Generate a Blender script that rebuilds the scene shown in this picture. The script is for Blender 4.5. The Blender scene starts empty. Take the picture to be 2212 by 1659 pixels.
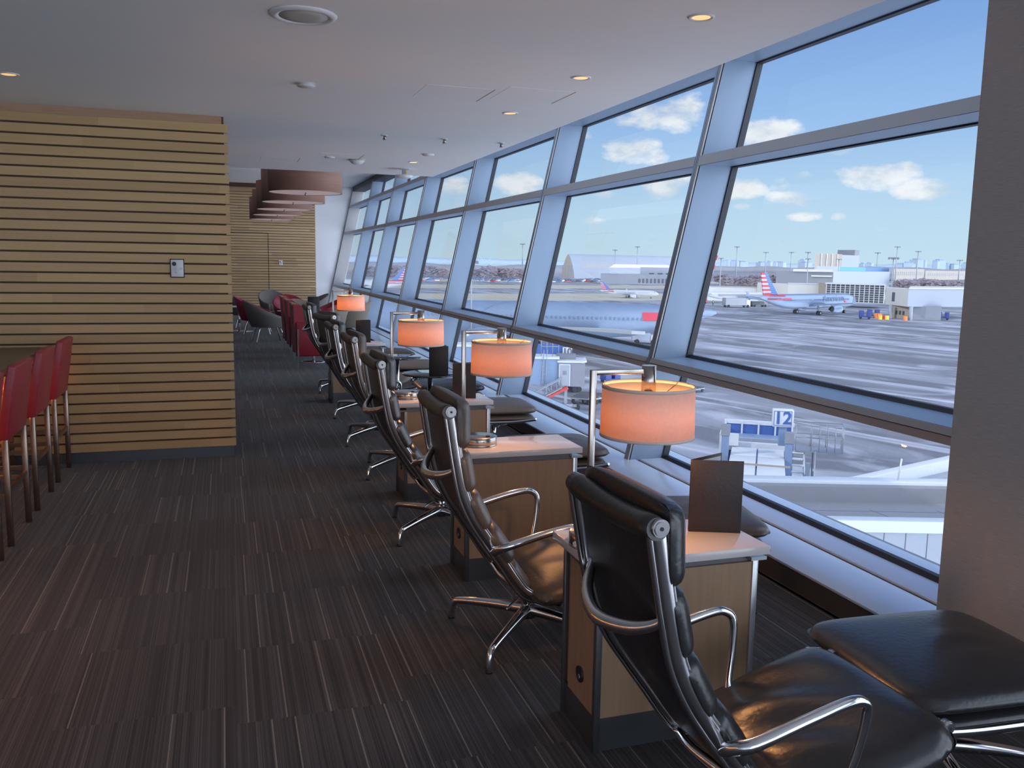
import bpy, bmesh, math, random
from mathutils import Vector, Matrix
random.seed(7)
PI = math.pi
scn = bpy.context.scene
COL = scn.collection
GZ = -13.6            # apron level
CEIL, HI = 2.69, 3.74 # low ceiling, high ceiling
SLAT_P = 0.0775

# ---------------------------------------------------------------- materials
def nodes(m):
    m.use_nodes = True
    nt = m.node_tree
    return nt, nt.nodes, nt.links

def mat(name, col, rough=0.5, metal=0.0, var=0.06, scale=8.0, bump=0.0, spec=0.5, stretch=None, coat=0.0, trans=0.0, emit=None, es=0.0, sheen=0.0):
    m = bpy.data.materials.new(name)
    nt, N, L = nodes(m)
    b = N['Principled BSDF']
    b.inputs['Roughness'].default_value = rough
    b.inputs['Metallic'].default_value = metal
    b.inputs['Specular IOR Level'].default_value = spec
    b.inputs['Coat Weight'].default_value = coat
    b.inputs['Transmission Weight'].default_value = trans
    b.inputs['Sheen Weight'].default_value = sheen
    tc = N.new('ShaderNodeTexCoord')
    nz = N.new('ShaderNodeTexNoise'); nz.inputs['Scale'].default_value = scale; nz.inputs['Detail'].default_value = 4
    if stretch:
        mp = N.new('ShaderNodeMapping'); mp.inputs['Scale'].default_value = stretch
        L.new(tc.outputs['Object'], mp.inputs['Vector']); L.new(mp.outputs[0], nz.inputs['Vector'])
    else:
        L.new(tc.outputs['Object'], nz.inputs['Vector'])
    rp = N.new('ShaderNodeMapRange')
    rp.inputs['To Min'].default_value = 1 - var * 2; rp.inputs['To Max'].default_value = 1 + var * 2
    L.new(nz.outputs['Fac'], rp.inputs['Value'])
    mx = N.new('ShaderNodeVectorMath'); mx.operation = 'SCALE'
    mx.inputs[0].default_value = col[:3]
    L.new(rp.outputs[0], mx.inputs['Scale'])
    L.new(mx.outputs[0], b.inputs['Base Color'])
    if bump:
        bp = N.new('ShaderNodeBump'); bp.inputs['Strength'].default_value = bump; bp.inputs['Distance'].default_value = 0.004
        L.new(nz.outputs['Fac'], bp.inputs['Height']); L.new(bp.outputs[0], b.inputs['Normal'])
    if emit:
        b.inputs['Emission Color'].default_value = (*emit, 1); b.inputs['Emission Strength'].default_value = es
    return m

def math_(N, L, op, a, b=None, c=None):
    n = N.new('ShaderNodeMath'); n.operation = op
    for i, v in enumerate((a, b, c)):
        if v is None: continue
        if isinstance(v, (int, float)): n.inputs[i].default_value = v
        else: L.new(v, n.inputs[i])
    return n.outputs[0]

def ramp(N, L, fac, stops):
    r = N.new('ShaderNodeValToRGB')
    e = r.color_ramp.elements
    while len(e) < len(stops): e.new(0.5)
    for k, (p, c) in enumerate(stops):
        e[k].position = p; e[k].color = (*c, 1)
    L.new(fac, r.inputs[0])
    return r.outputs[0]

def wood_slats(name, c_dark, c_light, pitch, z0, board=1.7):
    """oak slats: every slat and every board in it has its own tone, grain runs along X"""
    m = bpy.data.materials.new(name)
    nt, N, L = nodes(m); b = N['Principled BSDF']
    tc = N.new('ShaderNodeTexCoord'); sp = N.new('ShaderNodeSeparateXYZ'); L.new(tc.outputs['Object'], sp.inputs[0])
    row = math_(N, L, 'FLOOR', math_(N, L, 'DIVIDE', math_(N, L, 'SUBTRACT', sp.outputs[2], z0), pitch))
    w1 = N.new('ShaderNodeTexWhiteNoise'); w1.noise_dimensions = '1D'; L.new(row, w1.inputs['W'])
    bx = math_(N, L, 'FLOOR', math_(N, L, 'ADD', math_(N, L, 'DIVIDE', sp.outputs[0], board), math_(N, L, 'MULTIPLY', w1.outputs['Value'], 7.0)))
    cb = N.new('ShaderNodeCombineXYZ'); L.new(row, cb.inputs[0]); L.new(bx, cb.inputs[1])
    w2 = N.new('ShaderNodeTexWhiteNoise'); w2.noise_dimensions = '2D'; L.new(cb.outputs[0], w2.inputs['Vector'])
    mp = N.new('ShaderNodeMapping'); mp.inputs['Scale'].default_value = (2.2, 30, 70); L.new(tc.outputs['Object'], mp.inputs['Vector'])
    ad = N.new('ShaderNodeVectorMath'); ad.operation = 'ADD'; L.new(mp.outputs[0], ad.inputs[0])
    sc = N.new('ShaderNodeVectorMath'); sc.operation = 'SCALE'; sc.inputs['Scale'].default_value = 30; L.new(w2.outputs['Color'], sc.inputs[0]); L.new(sc.outputs[0], ad.inputs[1])
    nz = N.new('ShaderNodeTexNoise'); nz.inputs['Scale'].default_value = 1.0; nz.inputs['Detail'].default_value = 5; L.new(ad.outputs[0], nz.inputs['Vector'])
    f = math_(N, L, 'ADD', math_(N, L, 'MULTIPLY', w2.outputs['Value'], 0.5), math_(N, L, 'MULTIPLY', nz.outputs['Fac'], 0.55))
    L.new(ramp(N, L, f, [(0.1, c_dark), (0.9, c_light)]), b.inputs['Base Color'])
    b.inputs['Roughness'].default_value = 0.45; b.inputs['Specular IOR Level'].default_value = 0.35
    return m

def carpet():
    m = bpy.data.materials.new('striped_carpet')
    nt, N, L = nodes(m); b = N['Principled BSDF']
    tc = N.new('ShaderNodeTexCoord'); sp = N.new('ShaderNodeSeparateXYZ'); L.new(tc.outputs['Object'], sp.inputs[0])
    x, y = sp.outputs[0], sp.outputs[1]; T = 0.61
    tx = math_(N, L, 'FLOOR', math_(N, L, 'DIVIDE', x, T))
    w = N.new('ShaderNodeTexWhiteNoise'); w.noise_dimensions = '1D'; L.new(tx, w.inputs['W'])
    ty = math_(N, L, 'FLOOR', math_(N, L, 'ADD', math_(N, L, 'DIVIDE', y, T), math_(N, L, 'MULTIPLY', w.outputs['Value'], 5.3)))
    cb = N.new('ShaderNodeCombineXYZ'); L.new(tx, cb.inputs[0]); L.new(ty, cb.inputs[1])
    wt = N.new('ShaderNodeTexWhiteNoise'); wt.noise_dimensions = '2D'; L.new(cb.outputs[0], wt.inputs['Vector'])
    def stripe(freq, k):
        i = math_(N, L, 'ADD', math_(N, L, 'FLOOR', math_(N, L, 'MULTIPLY', x, freq)), math_(N, L, 'FLOOR', math_(N, L, 'MULTIPLY', wt.outputs['Value'], k)))
        s = N.new('ShaderNodeTexWhiteNoise'); s.noise_dimensions = '1D'; L.new(i, s.inputs['W']); return s.outputs['Value']
    fine, mid, rare = stripe(330, 977), stripe(80, 613), stripe(190, 431)
    f = math_(N, L, 'ADD', math_(N, L, 'MULTIPLY', fine, 0.62), math_(N, L, 'MULTIPLY', mid, 0.38))
    c = ramp(N, L, f, [(0.0, (0.014, 0.012, 0.014)), (0.35, (0.030, 0.027, 0.030)), (0.65, (0.050, 0.046, 0.050)), (1.0, (0.095, 0.088, 0.092))])
    hi = math_(N, L, 'GREATER_THAN', rare, 0.972)
    nz = N.new('ShaderNodeTexNoise'); nz.inputs['Scale'].default_value = 220; L.new(tc.outputs['Object'], nz.inputs['Vector'])
    mx = N.new('ShaderNodeMix'); mx.data_type = 'RGBA'; L.new(math_(N, L, 'MULTIPLY', hi, math_(N, L, 'MULTIPLY', nz.outputs['Fac'], 1.1)), mx.inputs[0])
    L.new(c, mx.inputs[6]); mx.inputs[7].default_value = (0.30, 0.28, 0.24, 1)
    L.new(mx.outputs[2], b.inputs['Base Color'])
    b.inputs['Roughness'].default_value = 0.95; b.inputs['Specular IOR Level'].default_value = 0.15
    b.inputs['Sheen Weight'].default_value = 0.15
    bp = N.new('ShaderNodeBump'); bp.inputs['Strength'].default_value = 0.5; bp.inputs['Distance'].default_value = 0.003
    L.new(f, bp.inputs['Height']); L.new(bp.outputs[0], b.inputs['Normal'])
    return m

def glass_mat():
    m = bpy.data.materials.new('window_glass')
    nt, N, L = nodes(m); N.remove(N['Principled BSDF'])
    t = N.new('ShaderNodeBsdfTransparent'); t.inputs[0].default_value = (0.975, 0.985, 0.99, 1)
    g = N.new('ShaderNodeBsdfGlossy'); g.inputs['Roughness'].default_value = 0.0
    ge = N.new('ShaderNodeNewGeometry'); gf = math_(N, L, 'SUBTRACT', 1.0, ge.outputs['Backfacing'])
    fr = N.new('ShaderNodeFresnel'); fr.inputs['IOR'].default_value = 1.35
    mx = N.new('ShaderNodeMixShader'); L.new(math_(N, L, 'MULTIPLY', fr.outputs[0], gf), mx.inputs[0]); L.new(t.outputs[0], mx.inputs[1]); L.new(g.outputs[0], mx.inputs[2])
    nz = N.new('ShaderNodeTexNoise'); nz.inputs['Scale'].default_value = 0.7
    rp = N.new('ShaderNodeMapRange'); rp.inputs['To Min'].default_value = 1.33; rp.inputs['To Max'].default_value = 1.37
    L.new(nz.outputs['Fac'], rp.inputs['Value']); L.new(rp.outputs[0], fr.inputs['IOR'])
    L.new(mx.outputs[0], N['Material Output'].inputs[0])
    return m

def shade_mat():
    m = bpy.data.materials.new('lamp_shade_fabric')
    nt, N, L = nodes(m); N.remove(N['Principled BSDF'])
    tc = N.new('ShaderNodeTexCoord')
    nz = N.new('ShaderNodeTexNoise'); nz.inputs['Scale'].default_value = 90; L.new(tc.outputs['Object'], nz.inputs['Vector'])
    c = ramp(N, L, nz.outputs['Fac'], [(0.3, (0.84, 0.76, 0.72)), (0.7, (0.92, 0.84, 0.80))])
    d = N.new('ShaderNodeBsdfDiffuse'); L.new(c, d.inputs[0])
    t = N.new('ShaderNodeBsdfTranslucent'); t.inputs[0].default_value = (0.92, 0.62, 0.42, 1)
    mx = N.new('ShaderNodeMixShader'); mx.inputs[0].default_value = 0.5
    L.new(d.outputs[0], mx.inputs[1]); L.new(t.outputs[0], mx.inputs[2])
    L.new(mx.outputs[0], N['Material Output'].inputs[0])
    return m

def apron_mat():
    m = bpy.data.materials.new('apron_concrete')
    nt, N, L = nodes(m); b = N['Principled BSDF']
    tc = N.new('ShaderNodeTexCoord')
    def noise(scale, vec_scale, rot, detail=5, dist=0.0):
        mp = N.new('ShaderNodeMapping'); mp.vector_type = 'TEXTURE'; mp.inputs['Scale'].default_value = tuple(1 / q for q in vec_scale); mp.inputs['Rotation'].default_value = (0, 0, rot)
        L.new(tc.outputs['Object'], mp.inputs['Vector'])
        n = N.new('ShaderNodeTexNoise'); n.inputs['Scale'].default_value = scale; n.inputs['Detail'].default_value = detail; n.inputs['Distortion'].default_value = dist
        L.new(mp.outputs[0], n.inputs['Vector']); return n.outputs['Fac']
    streak = noise(0.050, (0.22, 1.7, 1), -1.38, 8, 0.5); line = noise(0.11, (0.10, 2.6, 1), -1.25, 4, 0.35)       # de-icing residue dragged along the taxi direction
    patch = noise(0.10, (0.6, 1.2, 1), -1.3, 9, 1.6)
    big = noise(0.006, (1, 1, 1), 0.3, 3)
    base = ramp(N, L, big, [(0.3, (0.13, 0.14, 0.17)), (0.7, (0.18, 0.18, 0.20))])
    s = ramp(N, L, streak, [(0.50, (0, 0, 0)), (0.58, (0.55, 0.55, 0.55)), (0.70, (1, 1, 1))]); ln = ramp(N, L, line, [(0.60, (0, 0, 0)), (0.64, (0.8, 0.8, 0.8))])
    p = ramp(N, L, patch, [(0.48, (0, 0, 0)), (0.62, (1, 1, 1))])
    f = math_(N, L, 'MINIMUM', math_(N, L, 'ADD', math_(N, L, 'MAXIMUM', math_(N, L, 'MULTIPLY', s, 0.55), math_(N, L, 'MULTIPLY', ln, 0.8)), math_(N, L, 'MULTIPLY', p, 0.42)), 0.95)
    mx = N.new('ShaderNodeMix'); mx.data_type = 'RGBA'; L.new(f, mx.inputs[0]); L.new(base, mx.inputs[6]); mx.inputs[7].default_value = (0.46, 0.48, 0.56, 1)
    # far infield: dry winter grass between the taxiways
    sp = N.new('ShaderNodeSeparateXYZ'); L.new(tc.outputs['Object'], sp.inputs[0])
    dd = math_(N, L, 'ADD', math_(N, L, 'MULTIPLY', sp.outputs[1], 0.86), math_(N, L, 'MULTIPLY', sp.outputs[0], -0.1))
    w = math_(N, L, 'SINE', math_(N, L, 'MULTIPLY', dd, 0.045))
    far = math_(N, L, 'MULTIPLY', math_(N, L, 'GREATER_THAN', dd, 262), math_(N, L, 'LESS_THAN', dd, 640))
    g = math_(N, L, 'MULTIPLY', far, math_(N, L, 'GREATER_THAN', math_(N, L, 'ADD', w, math_(N, L, 'MULTIPLY', big, 0.6)), 0.35))
    m2 = N.new('ShaderNodeMix'); m2.data_type = 'RGBA'; L.new(math_(N, L, 'MULTIPLY', g, 0.8), m2.inputs[0]); L.new(mx.outputs[2], m2.inputs[6]); m2.inputs[7].default_value = (0.46, 0.43, 0.33, 1)
    L.new(m2.outputs[2], b.inputs['Base Color'])
    b.inputs['Roughness'].default_value = 0.75; b.inputs['Specular IOR Level'].default_value = 0.3
    return m

M = {}
M['ceiling'] = mat('ceiling_paint', (0.90, 0.91, 0.92), 0.85, var=0.01, scale=2)
M['white_wall'] = mat('white_wall_paint', (0.80, 0.81, 0.86), 0.7, var=0.01, scale=2)
M['slat'] = wood_slats('oak_slats', (0.42, 0.275, 0.125), (0.57, 0.385, 0.185), SLAT_P, 0.088)
M['slat_far'] = wood_slats('oak_slats_far', (0.42, 0.28, 0.15), (0.64, 0.44, 0.25), SLAT_P, 0.09)
M['slat_core'] = mat('slat_backing', (0.10, 0.052, 0.036), 0.8)
M['fascia'] = mat('oak_fascia', (0.42, 0.25, 0.15), 0.5, var=0.12, scale=6, stretch=(1, 20, 40))
M['plinth'] = mat('dark_metal_plinth', (0.10, 0.11, 0.13), 0.35, 0.6, var=0.05)
M['pier'] = mat('brushed_dark_laminate', (0.42, 0.41, 0.42), 0.5, 0.0, var=0.16, scale=3, stretch=(6, 6, 160), spec=0.4)
M['frame'] = mat('window_frame_paint', (0.23, 0.31, 0.43), 0.42, 0.15, var=0.02, scale=3)
M['frame_dark'] = mat('mullion_face', (0.36, 0.36, 0.38), 0.4, 0.3, var=0.02)
M['gasket'] = mat('black_gasket', (0.015, 0.017, 0.03), 0.5)
M['sill'] = mat('sill_metal', (0.60, 0.70, 0.86), 0.22, 0.2, var=0.02, scale=3)
M['sill_groove'] = mat('brown_sill_joint', (0.10, 0.065, 0.05), 0.5)
M['riser'] = mat('dark_sill_riser', (0.07, 0.062, 0.06), 0.45)
M['glass'] = glass_mat()
M['carpet'] = carpet()
M['chrome'] = mat('polished_aluminium', (0.72, 0.72, 0.74), 0.13, 1.0, var=0.02)
M['rail'] = mat('ribbed_aluminium', (0.52, 0.50, 0.51), 0.20, 1.0, var=0.03)
M['alu_dark'] = mat('satin_aluminium', (0.42, 0.41, 0.42), 0.28, 1.0, var=0.04)
M['nickel'] = mat('brushed_nickel', (0.42, 0.38, 0.35), 0.22, 1.0, var=0.05, scale=30, stretch=(1, 1, 30))
M['leather_black'] = mat('black_leather', (0.022, 0.021, 0.023), 0.30, var=0.10, scale=60, bump=0.25, spec=0.6)
M['leather_brown'] = mat('brown_leather', (0.080, 0.060, 0.047), 0.38, var=0.10, scale=60, bump=0.25, spec=0.5)
M['leather_taupe'] = mat('taupe_leather', (0.15, 0.125, 0.105), 0.42, var=0.08, scale=60, bump=0.25, spec=0.5)
M['leather_red'] = mat('red_leather', (0.30, 0.022, 0.040), 0.38, var=0.06, scale=30, bump=0.15)
M['shell_red'] = mat('crimson_shell', (0.27, 0.014, 0.040), 0.45, var=0.05)
M['shell_grey'] = mat('grey_shell_fabric', (0.17, 0.158, 0.150), 0.8, var=0.08, scale=60)
M['shell_taupe'] = mat('taupe_shell_fabric', (0.24, 0.20, 0.165), 0.8, var=0.08, scale=60)
M['desk_wood'] = mat('desk_oak', (0.32, 0.20, 0.12), 0.42, var=0.10, scale=3, stretch=(14, 14, 1.2))
M['desk_top'] = mat('pale_laminate', (0.60, 0.55, 0.55), 0.16, var=0.01, coat=0.3)
M['desk_metal'] = mat('desk_trim_metal', (0.17, 0.175, 0.19), 0.35, 0.8)
M['desk_pale_metal'] = mat('desk_end_metal', (0.55, 0.58, 0.60), 0.3, 0.8)
M['menu'] = mat('menu_leatherette', (0.017, 0.011, 0.012), 0.5, var=0.1, scale=80, bump=0.2)
M['menu_black'] = mat('menu_black', (0.012, 0.014, 0.018), 0.45, var=0.1, scale=80, bump=0.2)
M['paper'] = mat('white_paper', (0.75, 0.76, 0.80), 0.7)
M['shade'] = shade_mat()
M['shade_band'] = mat('shade_trim', (0.66, 0.52, 0.46), 0.8)
M['bulb'] = mat('frosted_bulb', (1, 0.9, 0.75), 0.4, emit=(1.0, 0.62, 0.28), es=5)
M['black_glass'] = mat('black_glass_top', (0.010, 0.012, 0.014), 0.04, spec=0.8)
M['black'] = mat('black_plastic', (0.015, 0.015, 0.017), 0.5)
M['white_plastic'] = mat('white_plastic', (0.72, 0.73, 0.76), 0.45, var=0.02)
M['grille'] = mat('speaker_grille', (0.50, 0.50, 0.47), 0.7, var=0.15, scale=300)
M['lamp_glow'] = mat('downlight_glow', (1, 0.8, 0.5), 0.5, emit=(1.0, 0.52, 0.16), es=1.0)
M['lamp_glow_far'] = mat('downlight_glow_bright', (1, 0.8, 0.5), 0.5, emit=(1.0, 0.62, 0.26), es=2.0)
M['drum'] = mat('drum_veneer', (0.34, 0.19, 0.14), 0.6, var=0.10, scale=3, stretch=(1, 1, 16))
M['drum_diffuser'] = mat('drum_diffuser', (0.80, 0.68, 0.64), 0.6, emit=(0.9, 0.62, 0.55), es=0.18)
M['steel_bronze'] = mat('bronze_steel_leg', (0.34, 0.26, 0.22), 0.3, 1.0, var=0.12, scale=12)
M['counter'] = mat('dark_counter_top', (0.085, 0.070, 0.055), 0.28, var=0.15, scale=3, stretch=(10, 1, 1))
M['slot'] = mat('slot_black', (0.02, 0.02, 0.02), 0.8)
# outside
M['apron'] = apron_mat()
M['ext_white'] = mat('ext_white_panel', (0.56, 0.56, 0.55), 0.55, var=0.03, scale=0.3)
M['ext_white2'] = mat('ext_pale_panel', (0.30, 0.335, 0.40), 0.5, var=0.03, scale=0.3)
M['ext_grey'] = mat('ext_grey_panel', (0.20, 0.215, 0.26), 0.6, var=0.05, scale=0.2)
M['ext_beige'] = mat('ext_beige_panel', (0.34, 0.30, 0.26), 0.7, var=0.05, scale=0.05)
M['ext_dark'] = mat('ext_dark_glass', (0.06, 0.07, 0.09), 0.2, var=0.2, scale=0.4)
M['ext_blue'] = mat('ext_cyan_band', (0.11, 0.32, 0.46), 0.6, var=0.03)
M['ext_navy'] = mat('ext_navy_band', (0.08, 0.18, 0.36), 0.6, var=0.03)
M['ext_membrane'] = mat('roof_membrane', (0.26, 0.265, 0.29), 0.85, var=0.05, scale=1.5)
M['seam'] = mat('roof_seam', (0.12, 0.13, 0.15), 0.8)
M['bridge_blue'] = mat('bridge_blue_grey', (0.19, 0.27, 0.42), 0.5, var=0.04)
M['bridge_white'] = mat('bridge_white', (0.58, 0.61, 0.65), 0.5, var=0.03)
M['galv'] = mat('galvanised_steel', (0.30, 0.32, 0.36), 0.45, 0.4, var=0.05)
M['sign_blue'] = mat('sign_blue', (0.055, 0.12, 0.36), 0.5)
M['sign_white'] = mat('sign_white', (0.60, 0.63, 0.70), 0.5)
M['rubber'] = mat('tyre_rubber', (0.02, 0.02, 0.022), 0.8)
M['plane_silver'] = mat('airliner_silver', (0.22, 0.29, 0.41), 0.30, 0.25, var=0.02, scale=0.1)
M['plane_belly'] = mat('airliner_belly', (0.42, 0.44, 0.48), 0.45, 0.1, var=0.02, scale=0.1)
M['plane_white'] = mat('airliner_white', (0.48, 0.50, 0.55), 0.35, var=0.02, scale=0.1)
M['p_red'] = mat('tail_red', (0.55, 0.045, 0.075), 0.4)
M['p_blue'] = mat('tail_blue', (0.045, 0.13, 0.40), 0.4)
M['p_lblue'] = mat('tail_pale_blue', (0.36, 0.48, 0.68), 0.4)
M['letter'] = mat('title_slate', (0.15, 0.22, 0.36), 0.5)
M['cockpit'] = mat('plane_window_dark', (0.10, 0.14, 0.24), 0.3)
M['cabin_glass'] = mat('cabin_window', (0.20, 0.27, 0.40), 0.3)
M['tree'] = mat('bare_tree', (0.23, 0.20, 0.23), 0.9, var=0.3, scale=0.4)  # aerial haze mixed into the tree colour, paler and bluer
M['tree_haze'] = mat('haze_tinted_wood', (0.26, 0.27, 0.31), 0.9, var=0.2, scale=0.02)  # greyed blue base colour stands in for haze over distance
M['hill'] = mat('distant_hill', (0.33, 0.42, 0.55), 0.9, var=0.06, scale=0.002)  # haze put into the colour of the hills and far bridge
M['tower_haze'] = mat('distant_tower', (0.30, 0.37, 0.50), 0.8, var=0.08, scale=0.01)  # skyline colour carries the haze, none is in the air
M['cart_blue'] = mat('cart_blue', (0.035, 0.06, 0.24), 0.5)
M['orange'] = mat('orange_plastic', (0.80, 0.22, 0.05), 0.5)
M['yellow'] = mat('yellow_paint', (0.75, 0.50, 0.06), 0.5)
M['dkred'] = mat('dark_red_paint', (0.45, 0.05, 0.05), 0.5)
M['hiviz'] = mat('hi_viz_vest', (0.55, 0.85, 0.10), 0.6)
M['skin'] = mat('skin', (0.45, 0.28, 0.20), 0.6)
M['trouser'] = mat('dark_trousers', (0.04, 0.045, 0.06), 0.8)

# ---------------------------------------------------------------- geometry helpers
class MB:
    def __init__(s): s.bm = bmesh.new(); s.mats = []
    def mi(s, m):
        if m not in s.mats: s.mats.append(m)
        return s.mats.index(m)
    def _tag(s, faces, m, smooth=False):
        i = s.mi(m)
        for f in faces: f.material_index = i; f.smooth = smooth
    def box(s, c, d, m, bev=0.0, rot=0.0, seg=2, rx=0.0, ry=0.0):
        r = bmesh.ops.create_cube(s.bm, size=1.0)
        v = r['verts']
        for q in v: q.co = Vector((q.co.x * d[0], q.co.y * d[1], q.co.z * d[2]))
        faces = set(f for q in v for f in q.link_faces)
        if bev > 0:
            ed = list(set(e for f in faces for e in f.edges))
            rb = bmesh.ops.bevel(s.bm, geom=ed, offset=bev, segments=seg, affect='EDGES', profile=0.5)
            v = list(set(rb['verts']) | set(q for q in v if q.is_valid))
            faces = set(f for q in v for f in q.link_faces)
        mt = Matrix.Translation(Vector(c)) @ Matrix.Rotation(rot, 4, 'Z') @ Matrix.Rotation(ry, 4, 'Y') @ Matrix.Rotation(rx, 4, 'X')
        for q in v: q.co = mt @ q.co
        s._tag(faces, m, bev > 0)
        return s
    def b(s, x0, x1, y0, y1, z0, z1, m, bev=0.0):
        return s.box(((x0 + x1) / 2, (y0 + y1) / 2, (z0 + z1) / 2), (abs(x1 - x0), abs(y1 - y0), abs(z1 - z0)), m, bev)
    def rings(s, rings, m, caps=True, smooth=True, closed=False):
        vs = [[s.bm.verts.new(p) for p in r] for r in rings]
        fs = []; n = len(rings[0])
        R = list(range(len(vs) - 1))
        for i in R:
            for j in range(n):
                k = (j + 1) % n
                fs.append(s.bm.faces.new((vs[i][j], vs[i][k], vs[i + 1][k], vs[i + 1][j])))
        if closed:
            for j in range(n):
                k = (j + 1) % n
                fs.append(s.bm.faces.new((vs[-1][j], vs[-1][k], vs[0][k], vs[0][j])))
        s._tag(fs, m, smooth)
        if caps and not closed:
            cf = []
            for r in (list(reversed(vs[0])), vs[-1]):
                try: cf.append(s.bm.faces.new(r))
                except ValueError: pass
            s._tag(cf, m, False)
        return s
    def tube(s, pts, r, m, n=10, sub=0, caps=True, flat=1.0):
        """round bar along points; r = number or list; flat squashes it along the binormal"""
        P = [Vector(p) for p in pts]
        rad = list(r) if isinstance(r, (list, tuple)) else [r] * len(P)
        if sub: P, rad = smooth_path(P, rad, sub)
        T = []
        for i in range(len(P)):
            a = P[max(i - 1, 0)]; b = P[min(i + 1, len(P) - 1)]
            T.append((b - a).normalized())
        up = Vector((0, 0, 1)) if abs(T[0].z) < 0.9 else Vector((0, 1, 0))
        nrm = (up - T[0] * up.dot(T[0])).normalized()
        rs = []
        for i in range(len(P)):
            nrm = (nrm - T[i] * nrm.dot(T[i])).normalized()
            bi = T[i].cross(nrm)
            rs.append([P[i] + (nrm * math.cos(2 * PI * k / n) + bi * math.sin(2 * PI * k / n) * flat) * rad[i] for k in range(n)])
        return s.rings(rs, m, caps)
    def cyl(s, a, b_, r, m, n=24, r2=None):
        return s.tube([a, b_], [r, r if r2 is None else r2], m, n)
    def lathe(s, c, prof, m, n=40, closed=False):
        rs = [[(c[0] + r * math.cos(2 * PI * k / n), c[1] + r * math.sin(2 * PI * k / n), c[2] + z) for k in range(n)] for r, z in prof]
        return s.rings(rs, m, caps=not closed, closed=closed)
    def prism(s, poly, z0, z1, m, smooth=False):
        """vertical prism over an xy polygon"""
        a = [s.bm.verts.new((x, y, z0)) for x, y in poly]; b_ = [s.bm.verts.new((x, y, z1)) for x, y in poly]
        n = len(poly); fs = [s.bm.faces.new((a[i], a[(i + 1) % n], b_[(i + 1) % n], b_[i])) for i in range(n)]
        fs += [s.bm.faces.new(list(reversed(a))), s.bm.faces.new(b_)]
        s._tag(fs, m, smooth); return s
    def extr(s, poly3, off, m, smooth=False):
        """planar 3D polygon swept by a vector"""
        o = Vector(off)
        a = [s.bm.verts.new(Vector(p)) for p in poly3]; b_ = [s.bm.verts.new(Vector(p) + o) for p in poly3]
        n = len(a); fs = [s.bm.faces.new((a[i], a[(i + 1) % n], b_[(i + 1) % n], b_[i])) for i in range(n)]
        fs += [s.bm.faces.new(list(reversed(a))), s.bm.faces.new(b_)]
        s._tag(fs, m, smooth); return s
    def ribbon(s, prof, y0, y1, th, m, sub=6):
        """bar following an xz profile, between y0 and y1, thickness th across the profile"""
        P = [Vector((x, 0, z)) for x, z in prof]
        if sub: P, _ = smooth_path(P, [0] * len(P), sub)
        rs = []
        for i, p in enumerate(P):
            t = (P[min(i + 1, len(P) - 1)] - P[max(i - 1, 0)]).normalized()
            nr = Vector((-t.z, 0, t.x))
            a, b_ = p + nr * th / 2, p - nr * th / 2
            e = min(abs(y1 - y0), th) * 0.22
            A, B = p + nr * (th / 2 - e), p - nr * (th / 2 - e)
            rs.append([(A.x, y0, A.z), (a.x, y0 + e, a.z), (a.x, y1 - e, a.z), (A.x, y1, A.z), (B.x, y1, B.z), (b_.x, y1 - e, b_.z), (b_.x, y0 + e, b_.z), (B.x, y0, B.z)])
        return s.rings(rs, m, True, True)
    def build(s, name, parent=None, loc=None, rot=None, recalc=True):
        bmesh.ops.remove_doubles(s.bm, verts=s.bm.verts, dist=1e-5)
        if recalc: bmesh.ops.recalc_face_normals(s.bm, faces=s.bm.faces)
        me = bpy.data.meshes.new(name); s.bm.to_mesh(me); s.bm.free()
        for m in s.mats: me.materials.append(m)
        o = bpy.data.objects.new(name, me); COL.objects.link(o)
        if parent is not None: o.parent = parent
        if loc is not None: o.location = loc
        if rot is not None: o.rotation_euler = (0, 0, rot)
        return o

def smooth_path(P, rad, sub):
    Q, R = [], []
    n = len(P)
    for i in range(n - 1):
        p0, p1, p2, p3 = P[max(i - 1, 0)], P[i], P[i + 1], P[min(i + 2, n - 1)]
        for k in range(sub):
            t = k / sub
            q = 0.5 * ((2 * p1) + (p2 - p0) * t + (2 * p0 - 5 * p1 + 4 * p2 - p3) * t * t + (3 * p1 - p0 - 3 * p2 + p3) * t ** 3)
            Q.append(q); R.append(rad[i] * (1 - t) + rad[i + 1] * t)
    Q.append(P[-1]); R.append(rad[-1])
    return Q, R

def thing(name, label, cat, loc=(0, 0, 0), rz=0.0, group=None):
    o = bpy.data.objects.new(name, None); COL.objects.link(o)
    o.location = loc; o.rotation_euler = (0, 0, rz); o.empty_display_size = 0.1
    o['label'] = label; o['category'] = cat
    if group: o['group'] = group
    return o
def tag(o, label, cat, group=None, kind=None):
    o['label'] = label; o['category'] = cat
    if group: o['group'] = group
    if kind: o['kind'] = kind
    return o
def struct(o): o['kind'] = 'structure'; return o
def dup(root, loc, rz=0.0, label=None, scale=None, mats=None):
    r = root.copy(); COL.objects.link(r); r.location = loc; r.rotation_euler = (0, 0, rz)
    if scale: r.scale = (scale,) * 3 if isinstance(scale, (int, float)) else scale
    if label: r['label'] = label
    def cp(src, par):
        for ch in src.children:
            c = ch.copy(); COL.objects.link(c); c.parent = par
            cp(ch, c)
    cp(root, r)
    return r
def remat(root, a, b):
    """give this copy its own mesh with material a swapped for b"""
    for o in [root] + list(root.children_recursive):
        if o.type == 'MESH' and a.name in [m.name for m in o.data.materials]:
            o.data = o.data.copy()
            for i, m in enumerate(o.data.materials):
                if m.name == a.name: o.data.materials[i] = b

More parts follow.
